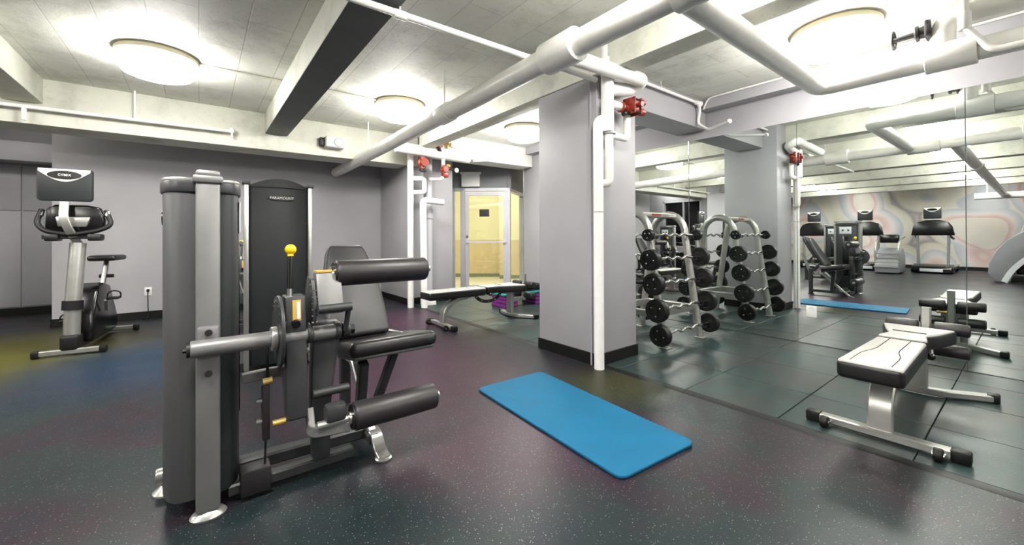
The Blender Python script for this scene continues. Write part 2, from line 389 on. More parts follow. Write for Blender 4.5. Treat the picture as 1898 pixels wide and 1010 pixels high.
def baseboard(name, x0, x1, y0, y1, label): struct(name, MB().box(x0, x1, y0, y1, 0, 0.105, bev=0.003, seg=1), 'black_trim', label, 'baseboard')
baseboard('baseboard_back', -1.515, 2.79, YB-0.015, YB, 'black rubber baseboard along grey wall behind exercise bike')
baseboard('baseboard_recess_side', -1.515, -1.5, YB, 9.4, 'black baseboard on side of the recess')
baseboard('baseboard_recess', -2.6, -1.515, 9.36, 9.375, 'black baseboard at foot of recess panels')
baseboard('baseboard_left', -9.4, -9.385, -3.5, 6.4, 'black baseboard below the abstract mural')
baseboard('baseboard_right', MX-0.003, MX+0.011, 5.02, 6.23, 'black baseboard on grey wall past the mirror')

# columns
def column(name, x0, x1, y0, y1, label):
    c = thing(name, label, 'column', ((x0+x1)/2, (y0+y1)/2, 0), kind='structure')
    MB().box(x0, x1, y0, y1, 0, ZC, bev=0.006).build('shaft', 'grey_paint', c)
    MB().box(x0-0.012, x1+0.012, y0-0.012, y1+0.012, 0, 0.105, bev=0.003, seg=1).build('base_trim', 'black_trim', c, 'black rubber base strip')
column('column', 2.78, 3.345, 2.37, 3.14, 'free-standing grey square column with white pipe at its corner')
column('column', 2.78, 3.655, 6.5, 7.74, 'grey column beside glass door, behind the cluster of risers')

# beams
def beam(x0, x1, y0, y1, z0, label, m='beam_concrete', under=False):
    b = MB().box(x0, x1, y0, y1, z0, ZC, bev=0.008)
    o = struct('ceiling_beam', b, m, label, 'beam')
    if under:
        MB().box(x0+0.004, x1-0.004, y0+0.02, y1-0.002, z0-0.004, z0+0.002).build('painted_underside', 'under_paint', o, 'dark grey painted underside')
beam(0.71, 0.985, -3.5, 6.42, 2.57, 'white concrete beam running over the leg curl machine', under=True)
beam(-1.585, -1.305, -3.5, 6.42, 2.57, 'white concrete beam over the exercise bike')
beam(2.76, 2.99, -3.5, 5.97, 2.57, 'white concrete beam running over the free-standing column')
for i, X in enumerate((-3.7, -5.8, -7.9)):
    beam(X, X+0.28, -3.5, 6.42, 2.57, ['white concrete beam nearest the leg curl machine on the treadmill side', 'white concrete beam above the fronts of the treadmills', 'white concrete beam closest to the mural'][i])
beam(-9.4, 2.95, 6.42, 6.9, 2.345, 'deep white concrete beam in front of grey back wall')
beam(2.95, MX, 5.95, 6.35, 2.48, 'white beam ending above the glass door', 'white_paint')
beam(3.345, MX, 2.56, 2.95, 2.49, 'grey boxed beam from free-standing column to mirror wall', 'grey_paint')

# ------------------------------------------------------------------ glass entrance and yellow room
A = Vector((4.06, 7.23, 0)); B = Vector((4.98, 6.51, 0)); Cc = Vector((5.97, 7.27, 0))
e1 = (B-A).normalized(); nn = Vector((-e1.y, e1.x, 0))
if nn.dot(Vector((1, 1, 0))) < 0: nn = -nn
e2 = (Cc-B).normalized(); n2v = Vector((e2.y, -e2.x, 0))
def slab(p, e, n, a, b, t0, t1, z0, z1, mb=None):   # box in a frame: along e from a to b, depth t0..t1 along n
    mb = mb or MB(); b_ = bmesh.new(); vs = []
    for t in (t0, t1):
        for (u, z) in ((a, z0), (b, z0), (b, z1), (a, z1)): vs.append(b_.verts.new(p + e*u + n*t + Vector((0, 0, z))))
    for f in ((0, 1, 2, 3), (7, 6, 5, 4), (0, 4, 5, 1), (1, 5, 6, 2), (2, 6, 7, 3), (3, 7, 4, 0)): b_.faces.new([vs[i] for i in f])
    bmesh.ops.recalc_face_normals(b_, faces=b_.faces); return mb._add(b_)
LAB = (B-A).length; LBC = (Cc-B).length
struct('wall_entrance', slab(A, e1, nn, -0.55, LAB+0.02, 0.02, 0.14, 2.13, ZC, slab(A, e1, nn, -0.55, 0, 0.02, 0.14, 0, 2.13)), 'dark_grey_paint', 'dark grey wall over the glass entrance', 'wall')
struct('wall_entrance_side', slab(B, e2, n2v, 0, LBC, -0.12, -0.01, 2.13, ZC), 'dark_grey_paint', 'dark grey wall over the side pane of the entrance', 'wall')
dr = thing('door_1', 'aluminium framed glass door to a yellow room', 'door', tuple(A+e1*0.6), kind='structure')
f = slab(A, e1, nn, 0, 0.045, 0, 0.1, 0, 2.13); slab(A, e1, nn, 0.16, 0.25, 0, 0.1, 0, 2.13, f)
slab(A, e1, nn, LAB-0.05, LAB, 0, 0.1, 0, 2.13, f); slab(A, e1, nn, 0, LAB, 0, 0.1, 2.07, 2.13, f)
f.build('door_frame', 'aluminium', dr)
lf = slab(A, e1, nn, 0.255, 0.33, 0.02, 0.07, 0.02, 2.06); slab(A, e1, nn, LAB-0.14, LAB-0.055, 0.02, 0.07, 0.02, 2.06, lf)
slab(A, e1, nn, 0.33, LAB-0.14, 0.02, 0.07, 1.98, 2.06, lf); slab(A, e1, nn, 0.33, LAB-0.14, 0.02, 0.07, 0.02, 0.16, lf)
lo = lf.build('door_leaf', 'aluminium', dr)
slab(A, e1, nn, 0.33, LAB-0.14, 0.04, 0.046, 0.16, 1.98).build('pane', 'clear_glass', lo)
slab(A, e1, nn, 0.30, LAB-0.09, -0.045, -0.02, 1.02, 1.055).build('push_bar', 'aluminium', lo)
p1 = A+e1*0.3-nn*0.01+Vector((0, 0, 1.15)); MB().cyl(p1, p1+nn*0.03, 0.025).build('lock', 'chrome', lo)
slab(A, e1, nn, 0.045, 0.16, 0.045, 0.05, 0.1, 2.07).build('sidelight_pane', 'clear_glass', dr)
sg = slab(A, e1, nn, 0.545, 0.745, 0.03, 0.036, 1.55, 1.70)
sg.build('door_sign', 'black_gloss', lo, 'small black sign on the door glass')
w2 = thing('window_2', 'narrow glass side panel around the corner of the entrance', 'window', tuple(B+e2*0.5), kind='structure')
f = slab(B, e2, n2v, 0.0, 0.07, -0.1, 0, 0, 2.13); slab(B, e2, n2v, LBC-0.07, LBC, -0.1, 0, 0, 2.13, f); slab(B, e2, n2v, 0.07, LBC-0.07, -0.1, 0, 2.07, 2.13, f); slab(B, e2, n2v, 0.07, LBC-0.07, -0.1, 0, 0, 0.1, f)
f.build('window_frame', 'aluminium', w2)
slab(B, e2, n2v, 0.07, LBC-0.07, -0.05, -0.044, 0.1, 2.07).build('pane', 'clear_glass', w2)
# yellow room
YR = 3.3
def yroom(name, p, e, n, a, b, label):
    t = thing(name, label, 'wall', tuple(p+e*(a+b)/2), kind='structure')
    slab(p, e, n, a, b, 0, 0.1, 1.05, ZC).build('upper_wall', 'yellow_wall', t)
    slab(p, e, n, a, b, -0.012, 0.1, 0.10, 1.05).build('wainscot', 'tan_wainscot', t)
    slab(p, e, n, a, b, -0.02, 0.1, 0, 0.10).build('base_strip', 'green_base', t)
yroom('wall_yellow_back', A+nn*YR, e1, nn, -1.0, 2.8, 'yellow back wall with tan wainscot seen through glass door')
yroom('wall_yellow_left', A-e1*0.9, nn, -e1, 0.15, YR, 'yellow side wall inside the glass entrance')
yroom('wall_yellow_right', A+e1*2.6, nn, e1, 1.3, YR, 'yellow wall on the far side of the entrance room')
yroom('wall_yellow_pier', A+nn*(YR-0.55)+e1*0.85, e1, nn, 0.0, 1.8, 'yellow pier jutting into the entrance room')
struct('floor_entrance', slab(A, e1, nn, -0.9, 2.6, 0.12, YR, -0.012, 0.004), 'cream_floor', 'cream floor of the yellow entrance room', 'floor')
yl = thing('ceiling_light', 'warm round ceiling light of the yellow entrance room', 'light', tuple(A+nn*1.4+e1*0.6+Vector((0, 0, ZC))), 'ceiling lights')
q = A+nn*1.4+e1*0.6
MB().lathe([(0.26, ZC), (0.26, ZC-0.05)], (q.x, q.y, 0)).build('mount_ring', 'lamp_ring', yl)
MB().lathe([(0.24, ZC-0.05), (0.24, ZC-0.11), (0.18, ZC-0.14)], (q.x, q.y, 0)).build('diffuser', 'warm_diffuser', yl)

# ================================================================== CEILING LIGHTS
def lamp(x, y, label, s=1.0):
    t = thing('ceiling_light', label, 'light', (x, y, ZC), 'ceiling lights')
    MB().lathe([(0.285*s, ZC), (0.30*s, ZC-0.015), (0.30*s, ZC-0.045), (0.285*s, ZC-0.06)], (x, y, 0), seg=40).build('mount_ring', 'lamp_ring', t)
    MB().lathe([(0.275*s, ZC-0.06), (0.272*s, ZC-0.06-0.08*s), (0.25*s, ZC-0.06-0.125*s), (0.20*s, ZC-0.06-0.145*s), (0.10*s, ZC-0.06-0.152*s)], (x, y, 0), seg=40).build('diffuser', 'lamp_diffuser', t)
for x, y, l in ((-0.30, 4.95, 'round drum ceiling light in front of the exercise bike'), (2.02, 4.93, 'round drum ceiling light beside the long pipe, near the black bench'),
                (4.0, 4.85, 'round drum ceiling light between column and glass door'), (4.12, 1.0, 'round drum ceiling light over the bench by the mirror'),
                (1.75, 0.95, 'round drum ceiling light over the blue mat side'), (-0.30, 0.95, 'round drum ceiling light over the near floor by leg machine'),
                (-2.5, 0.95, 'round drum ceiling light between leg machine and treadmills, near end'), (-2.5, 4.4, 'round drum ceiling light between leg machine and treadmills, far end'),
                (-4.7, 0.95, 'round drum ceiling light over the arc trainer'), (-4.7, 4.4, 'round drum ceiling light in front of far treadmill'),
                (-6.85, 0.95, 'round drum ceiling light beside the nearest treadmill'), (-6.85, 4.4, 'round drum ceiling light above the treadmill row'),
                (-8.75, 0.95, 'small added drum light brightening the mural by the wall pipe'), (-8.75, 4.0, 'small added drum light brightening the mural, far end'), (4.1, -2.2, 'round drum ceiling light at near end of mirror'), (1.75, -2.2, 'round drum ceiling light at near end of the gym')):
    lamp(x, y, l, 0.42 if x < -8 else 1.0)  # the two small lamps by the mural are added to brighten its upper part

rl = thing('ceiling_light', 'small round ceiling light inside the recess past the bike', 'light', (-2.2, 7.6, ZC), 'ceiling lights')
MB().lathe([(0.15, ZC), (0.16, ZC-0.03)], (-2.2, 7.6, 0)).build('mount_ring', 'lamp_ring', rl)
MB().lathe([(0.14, ZC-0.03), (0.14, ZC-0.07), (0.10, ZC-0.10)], (-2.2, 7.6, 0)).build('diffuser', 'lamp_diffuser', rl)

# ================================================================== PIPES
def ring(mb, p, d, r, l):
    p, d = Vector(p), Vector(d).normalized(); mb.cyl(p-d*l/2, p+d*l/2, r, seg=24, bev=0.006); return mb
# long main pipe
P0, P1, P2 = Vector((1.96, 7.75, 2.315)), Vector((1.965, 2.12, 2.41)), Vector((2.03, -3.4, 2.47))
mp = thing('long_main_pipe', 'long white insulated pipe running under the ceiling past the column', 'pipe', (1.96, 4, 2.3))
MB().tube([P0, P1, P2], 0.082, seg=24).build('pipe_run', 'cream_pipe', mp)
dv = (P1-P0).normalized()
for yy, rr, ll in ((1.98, 0.112, 0.30), (3.62, 0.095, 0.20), (0.98, 0.105, 0.34), (0.0, 0.1, 0.2)):
    t = (yy-P0.y)/(P1.y-P0.y) if yy > P1.y else None
    c = P0.lerp(P1, t) if t is not None else P1.lerp(P2, (yy-P1.y)/(P2.y-P1.y))
    ring(MB(), c, dv, rr, ll).build('pipe_collar', 'cream_pipe', mp)
for yy in (3.66, 6.0):
    MB().cyl((1.97, yy, 2.42), (1.97, yy, ZC), 0.007, seg=8).build('hanger_rod', 'white_paint', mp)
# cross pipe with elbow
cp = thing('cross_pipe', 'white pipe crossing from long pipe then turning along the mirror', 'pipe', (3.2, 1.15, 2.4))
MB().tube([(2.05, 1.13, 2.42), (4.19, 1.13, 2.41), (4.175, -3.4, 2.41)], 0.075, rad=0.11, seg=24).build('pipe_run', 'cream_pipe', cp)
ring(MB(), (4.18, 0.36, 2.41), (0, 1, 0), 0.097, 0.25).build('pipe_collar', 'cream_pipe', cp)
ring(MB(), (4.18, -0.5, 2.41), (0, 1, 0), 0.094, 0.2).build('pipe_collar', 'cream_pipe', cp)
v = MB().tube([(4.20, 0.40, 2.46), (4.20, 0.40, 2.68), (4.20, -0.15, 2.68), (4.2, -3.3, 2.68)], 0.066, rad=0.11, seg=22)
v.build('upper_branch', 'cream_pipe', cp)
v = thing('gate_valve', 'black gate valve with round handwheel on white pipe', 'valve', (4.16, 0.5, 2.62))
MB().lathe([(0.075, 0), (0.075, 0.02), (0.045, 0.03), (0.04, 0.06), (0.055, 0.065), (0.055, 0.08), (0.02, 0.09), (0.016, 0.2)], (4.19, 0.455, 2.63), (-0.05, 1, -0.05), 18).build('valve_body', 'iron_black', v)
MB().box(4.12, 4.26, 0.46, 0.485, 2.57, 2.69, bev=0.01).build('flange', 'iron_black', v)
hw = MB(); cw = Vector((4.18, 0.655, 2.622)); prev = []
hw.sweep([cw+Vector((0.062*math.cos(a), 0, 0.062*math.sin(a))) for a in [2*PI*k/24 for k in range(25)]], [(0.009*math.cos(a), 0.009*math.sin(a)) for a in [2*PI*k/8 for k in range(8)]])
for k in range(4): a = k*PI/2; hw.cyl(cw, cw+Vector((0.06*math.cos(a), 0, 0.06*math.sin(a))), 0.006, seg=8)
hw.cyl(cw-Vector((0, 0.012, 0)), cw+Vector((0, 0.014, 0)), 0.014, seg=12); hw.build('handwheel', 'iron_black', v)
bp = thing('bypass_pipe', 'thin white bypass pipe dropping beside the gate valve', 'pipe', (4.1, 0.3, 2.5))
MB().tube([(4.12, 0.29, 2.80), (4.12, 0.29, 2.56), (4.09, 0.17, 2.35), (4.09, -0.8, 2.33)], 0.022, rad=0.05).build('pipe_run', 'cream_pipe', bp)
MB().cyl((4.12, 0.29, 2.54), (4.12, 0.29, 2.66), 0.033, bev=0.006).build('pipe_collar', 'cream_pipe', bp)
# far side pipes (seen in the mirror)
fp = thing('left_cross_pipe', 'white pipe crossing ceiling toward the mural, seen in mirror', 'pipe', (-2, 0.9, 2.45))
MB().tube([(1.97, 0.70, 2.45), (-7.6, 0.55, 2.27)], 0.075, seg=22).build('pipe_run', 'cream_pipe', fp)
ring(MB(), (-0.9, 0.655, 2.395), (1, 0, 0), 0.095, 0.22).build('pipe_collar', 'cream_pipe', fp)
fp2 = thing('wall_pipe', 'white insulated pipe hanging before the mural, seen in mirror', 'pipe', (-7.6, 0, 2.24))
MB().tube([(-7.6, 1.09, 2.24), (-7.6, -3.4, 2.24)], 0.095, seg=22).build('pipe_run', 'cream_pipe', fp2)
MB().cyl((-7.6, 0.85, 2.28), (-7.6, 0.85, ZC), 0.012, seg=8).build('hanger_rod', 'white_paint', fp2)
# sprinkler line
sp = thing('sprinkler_pipe', 'thin white sprinkler pipe crossing above the leg machine to the column', 'pipe', (1.5, 2.4, 2.55))
MB().tube([(-1.0, 2.42, 2.52), (2.74, 2.34, 2.51)], 0.022).build('pipe_run', 'white_paint', sp)
for x in (0.98, 2.42): MB().tube([(x, 2.39, 2.515), (x, 2.39, ZC)], 0.007, seg=8).build('hanger_rod', 'white_paint', sp)
MB().cyl((0.94, 2.385, 2.515), (1.02, 2.385, 2.515), 0.028, bev=0.004).build('coupling', 'white_paint', sp)
s2 = thing('sprinkler_branch', 'thin white sprinkler branch along the grey boxed beam', 'pipe', (4, 2.45, 2.7))
MB().tube([(3.30, 2.50, 2.755), (4.78, 2.50, 2.755), (4.84, 2.50, 2.70), (4.84, 2.53, 2.52), (4.84, 2.40, 2.42), (4.60, 2.05, 2.40)], 0.016, rad=0.05).build('pipe_run', 'white_paint', s2)
MB().ball((4.84, 2.5, 2.755), 0.035).cyl((4.74, 2.50, 2.755), (4.84, 2.5, 2.755), 0.027).build('elbow', 'white_paint', s2)
MB().ball((4.60, 2.05, 2.40), 0.026).build('sprinkler_head', 'white_paint', s2)
MB().tube([(4.0, 2.50, 2.76), (4.0, 2.50, ZC)], 0.006, seg=8).build('hanger_rod', 'white_paint', s2)
s3 = thing('soffit_conduit', 'white conduit clipped along edge of mirror soffit', 'conduit', (4.9, 2, 2.8))
MB().tube([(4.915, 2.5, 2.70), (4.915, 2.44, 2.825), (4.915, -3.4, 2.825)], 0.011, rad=0.06, seg=8).build('pipe_run', 'white_paint', s3)
s4 = thing('beam_pipe', 'thin white sprinkler pipe along beam before the grey back wall', 'pipe', (-1, 6.33, 2.5))
MB().tube([(-2.6, 6.33, 2.49), (0.36, 6.33, 2.515)], 0.02).build('pipe_run', 'white_paint', s4)
MB().cyl((0.335, 6.33, 2.495), (0.335, 6.33, 2.555), 0.026).cyl((0.335, 6.33, 2.44), (0.335, 6.33, 2.5), 0.012).build('sprinkler_head', 'white_paint', s4)
MB().cyl((-0.585, 6.33, 2.51), (-0.585, 6.33, ZC), 0.011, seg=8).build('hanger_rod', 'white_paint', s4)
MB().cyl((-1.42, 6.33, 2.36), (-1.42, 6.33, 2.49), 0.02).build('drop', 'white_paint', s4)
# conduit on ceiling by lamp
cd = thing('lamp_conduit', 'thin painted conduit on ceiling leading to drum light', 'conduit', (0.3, 5, 2.82))
MB().tube([(0.0, 4.95, 2.826), (0.70, 4.95, 2.826)], 0.012, seg=8).build('pipe_run', 'beam_concrete', cd)
cd = thing('lamp_conduit', 'thin painted conduit on ceiling from white beam to light beside long pipe', 'conduit', (1.3, 4.93, 2.82))
MB().tube([(0.99, 4.93, 2.826), (1.72, 4.93, 2.826)], 0.012, seg=8).build('pipe_run', 'beam_concrete', cd)

# riser at the free-standing column
r1 = thing('column_riser', 'white riser pipe down the corner of the free-standing column', 'pipe', (2.74, 2.33, 0))
MB().tube([(2.735, 2.315, 0.002), (2.735, 2.315, 2.15), (2.82, 2.28, 2.17), (2.83, 2.27, 2.2)], 0.043, rad=0.05, seg=20).build('lower_pipe', 'white_paint', r1)
MB().cyl((2.735, 2.315, 1.35), (2.735, 2.315, 1.362), 0.0445, seg=20).build('joint_band', 'grey_pipe', r1)
MB().cyl((2.80, 2.265, 2.05), (2.80, 2.265, ZC), 0.055, seg=22).build('upper_pipe', 'white_paint', r1)
MB().cyl((2.80, 2.265, 2.60), (2.80, 2.265, 2.68), 0.07, seg=22, bev=0.008).build('pipe_collar', 'white_paint', r1)
r2 = r1
MB().tube([(2.825, 2.27, 2.05), (2.825, 2.27, 1.61), (2.745, 2.32, 1.60)], 0.038, rad=0.04, seg=18).build('drop_pipe', 'cream_pipe', r2)
MB().tube([(2.83, 2.27, 2.03), (3.08, 2.27, 2.03), (3.08, 2.27, 2.24)], 0.032, rad=0.05, seg=16).build('side_loop', 'cream_pipe', r2)
MB().cyl((2.825, 2.27, 2.035), (2.825, 2.27, 2.05), 0.058).build('joint_band', 'grey_pipe', r2)
r3 = r1
MB().tube([(2.05, 2.18, 2.52), (3.17, 2.16, 2.55), (3.17, 2.28, 2.50), (2.84, 2.30, 2.44)], 0.06, rad=0.09, seg=22).build('header_bend', 'white_paint', r3)
rv = thing('red_valve', 'red painted valve assembly on the free-standing column', 'valve', (3.1, 2.25, 2.3))
MB().cyl((2.83, 2.26, 2.30), (2.95, 2.24, 2.29), 0.036, bev=0.006).build('stub', 'cream_pipe', rv)
MB().lathe([(0.03, 0), (0.045, 0.005), (0.045, 0.02), (0.024, 0.03), (0.024, 0.07), (0.035, 0.075), (0.035, 0.1)], (2.94, 2.235, 2.285), (1, -0.05, -0.05), 16).build('valve_stem', 'red_paint', rv)
MB().box(3.04, 3.13, 2.16, 2.26, 2.255, 2.365, bev=0.018).build('valve_body', 'red_paint', rv)
for x_ in (3.035, 3.13): MB().box(x_-0.008, x_+0.008, 2.145, 2.275, 2.235, 2.38, bev=0.006).build('flange', 'red_paint', rv)
for dz in (-0.055, 0.055):
    for dy in (-0.05, 0.05): MB().cyl((3.02, 2.21+dy, 2.307+dz), (3.145, 2.21+dy, 2.307+dz), 0.008, seg=6).build('bolt', 'iron_black', rv)
MB().cyl((3.085, 2.15, 2.31), (3.085, 2.11, 2.31), 0.022).build('side_plug', 'red_paint', rv)
for dz, dy in ((0.05, 0), (-0.035, 0.0), (0.01, 0.03)):
    MB().lathe([(0.034, 0), (0.034, 0.03), (0.024, 0.034), (0.024, 0.06), (0.012, 0.065)], (3.16, 2.19+dy, 2.305+dz), (1, -0.1, 0.05), 14).build('cap', 'red_paint', rv)
MB().cyl((2.98, 2.22, 2.235), (3.06, 2.2, 2.25), 0.013).cyl((2.96, 2.22, 2.225), (2.99, 2.22, 2.237), 0.022).build('drain_cock', 'iron_black', rv)
cb = thing('conduit_strap', 'thin grey conduit on left face of the free-standing column', 'conduit', (2.76, 2.42, 2.2))
MB().tube([(2.768, 2.43, ZC), (2.768, 2.43, 0.0)], 0.009, seg=8).build('pipe_run', 'grey_paint', cb)

# riser cluster at the far column
def rz(name, label, part, m, pts, r, rad=0.06, extra=None):
    t = thing(name, label, 'pipe', tuple(Vector(pts[0])))
    MB().tube(pts, r, rad=rad, seg=18).build(part, m, t)
    if extra: extra(t)
    return t
rz('white_riser', 'white riser pipe standing left of the far column cluster', 'pipe_run', 'white_paint', [(2.72, 6.22, 0), (2.72, 6.22, 2.5)], 0.05)
def e_(t):
    MB().tube([(2.74, 6.22, 2.10), (2.95, 6.18, 2.11), (2.95, 6.18, 1.88), (2.74, 6.22, 1.87)], 0.04, rad=0.06, seg=16).build('loop', 'white_paint', t)
rz('elbow_riser', 'white riser pipe with top elbow in front of far column', 'pipe_run', 'white_paint', [(2.88, 6.05, 0.0), (2.86, 6.05, 1.74), (3.22, 6.05, 1.72)], 0.052, 0.07, e_)
def e_(t):
    MB().cyl((3.06, 6.28, 1.45), (3.06, 6.28, 1.60), 0.088, bev=0.008).build('pipe_collar', 'grey_pipe', t)
    MB().box(2.96, 3.16, 6.18, 6.38, 0.0, 0.1, bev=0.01).build('plinth', 'white_paint', t)
rz('grey_riser', 'thick grey painted riser with collar on the far column', 'pipe_run', 'grey_pipe', [(3.06, 6.28, 0.0), (3.06, 6.28, 2.6)], 0.072, 0.06, e_)
def e_(t):
    MB().cyl((2.92, 6.02, 2.56), (2.92, 6.02, 2.78), 0.1, bev=0.04).build('insulated_bulb', 'white_paint', t)
    MB().cyl((3.1, 6.05, 2.55), (3.1, 6.05, ZC), 0.05).build('drop', 'white_paint', t)
rz('insulated_header', 'thick white insulated header pipe across the far column', 'pipe_run', 'white_paint', [(2.38, 5.98, 2.53), (3.68, 5.98, 2.49)], 0.085, 0, e_)
rz('pendant_pipe', 'thin orange rusted pipe rising above the far header', 'pipe_run', 'red_paint', [(3.10, 5.92, 2.6), (3.10, 5.92, ZC)], 0.018)
def valve(x, y, z, label, s=1.0, m='red_paint'):
    t = thing('red_valve', label, 'valve', (x, y, z))
    MB().lathe([(0.05*s, 0), (0.062*s, 0.012*s), (0.062*s, 0.05*s), (0.04*s, 0.06*s), (0.04*s, 0.1*s), (0.055*s, 0.11*s), (0.055*s, 0.13*s)], (x, y+0.05*s, z), (0, -1, 0), 16).build('valve_body', m, t)
    MB().cyl((x, y, z-0.08*s), (x, y, z+0.08*s), 0.035*s).build('branch', m, t)
    MB().lathe([(0.03*s, 0), (0.05*s, 0.01*s), (0.05*s, 0.03*s), (0.02*s, 0.035*s)], (x, y, z-0.12*s), (0.1, -0.1, 1), 14).build('bonnet', 'iron_black', t)
    return t
valve(2.83, 6.0, 2.33, 'red valve under left end of the far header pipe', 1.2)
v_ = valve(3.19, 5.95, 2.25, 'red and brass valve hanging below the far header pipe', 0.9)
MB().cyl((3.19, 5.97, 2.25), (3.19, 5.98, 2.45), 0.03).build('riser_stem', 'cream_pipe', v_)
MB().box(3.15, 3.25, 5.9, 5.98, 2.12, 2.2, bev=0.015).build('lower_body', 'red_paint', v_)
MB().tube([(3.19, 5.95, 2.15), (3.12, 5.93, 2.08), (2.95, 6.0, 2.08)], 0.025, rad=0.05).build('drain_pipe', 'cream_pipe', v_)
MB().cyl((3.22, 5.93, 2.32), (3.28, 5.9, 2.30), 0.03).build('brass_union', 'brass', v_)
valve(3.08, 5.90, 2.62, 'small red valve in front of the far white header', 0.75)
t = thing('pressure_gauge', 'round white pressure gauge on the far riser cluster', 'gauge', (3.42, 5.95, 2.26))
MB().cyl((3.42, 5.98, 2.26), (3.42, 5.94, 2.26), 0.045, bev=0.006).build('gauge_body', 'iron_black', t)
MB().cyl((3.42, 5.94, 2.26), (3.42, 5.935, 2.26), 0.037).build('dial', 'plastic_white', t)
MB().tube([(3.42, 5.97, 2.26), (3.3, 6.0, 2.28), (3.2, 6.0, 2.33)], 0.02, rad=0.04).build('stem', 'iron_black', t)
t = thing('brass_fitting', 'brass valve fitting above the far white header pipe', 'valve', (3.24, 5.95, 2.72))
MB().ball((3.24, 5.92, 2.70), 0.06).cyl((3.24, 5.92, 2.6), (3.24, 5.92, 2.8), 0.022).build('body', 'brass', t)
MB().cyl((3.26, 5.92, 2.76), (3.26, 5.92, ZC), 0.012).build('stem', 'iron_black', t)
MB().cyl((3.28, 5.92, 2.68), (3.44, 5.94, 2.66), 0.045, bev=0.01).build('stub', 'white_paint', t)
rz('brace_conduit', 'thin white strut under the beam near the glass door', 'pipe_run', 'white_paint', [(3.72, 5.9, 2.44), (4.05, 5.93, 2.49)], 0.014, 0)

# small wall items
sk = thing('wall_speaker', 'small light grey loudspeaker on the beam', 'speaker', (1.58, 6.4, 2.46))
MB().box(1.45, 1.72, 6.27, 6.41, 2.46, 2.625, bev=0.025, seg=3).build('cabinet', 'speaker_grey', sk)
MB().cyl((1.625, 6.275, 2.54), (1.625, 6.262, 2.54), 0.065, bev=0.004).build('cone', 'grey_paint', sk)
MB().cyl((1.625, 6.264, 2.54), (1.625, 6.258, 2.54), 0.05).build('grille', 'speaker_grey', sk)
MB().box(1.39, 1.46, 6.34, 6.42, 2.48, 2.60, bev=0.008).build('bracket', 'iron_black', sk)
ot = thing('wall_outlet', 'white wall outlet with plug and black cord on grey wall', 'outlet', (-0.575, YB, 0.33))
MB().box(-0.615, -0.535, YB-0.008, YB, 0.33, 0.445, bev=0.004).build('plate', 'plastic_white', ot)
MB().box(-0.592, -0.56, YB-0.04, YB-0.008, 0.38, 0.42, bev=0.006).build('plug', 'black_rubber', ot)
MB().tube([(-0.576, YB-0.035, 0.385), (-0.575, YB-0.045, 0.25), (-0.57, YB-0.04, 0.02), (-0.62, YB-0.12, 0.008)], 0.006, rad=0.08, seg=8).build('cord', 'black_rubber', ot)
om = thing('mirror_outlet', 'white outlet plate set low in the mirror', 'outlet', (MX-0.01, 1.45, 0.29))
MB().box(MX-0.008, MX, 1.405, 1.497, 0.285, 0.405, bev=0.004).build('plate', 'plastic_white', om)
for z in (0.315, 0.375): MB().cyl((MX-0.008, 1.45, z), (MX-0.012, 1.45, z), 0.022).build('socket', 'label_white', om)
es = thing('sign_box', 'pale translucent sign box above the glass door', 'sign', tuple(A+e1*0.35+Vector((0, 0, 2.14))))
slab(A, e1, nn, 0.20, 0.56, -0.09, 0.015, 2.15, 2.40).build('housing', 'plastic_white', es)
slab(A, e1, nn, 0.17, 0.59, -0.10, 0.018, 2.40, 2.44).build('lid', 'plastic_white', es)

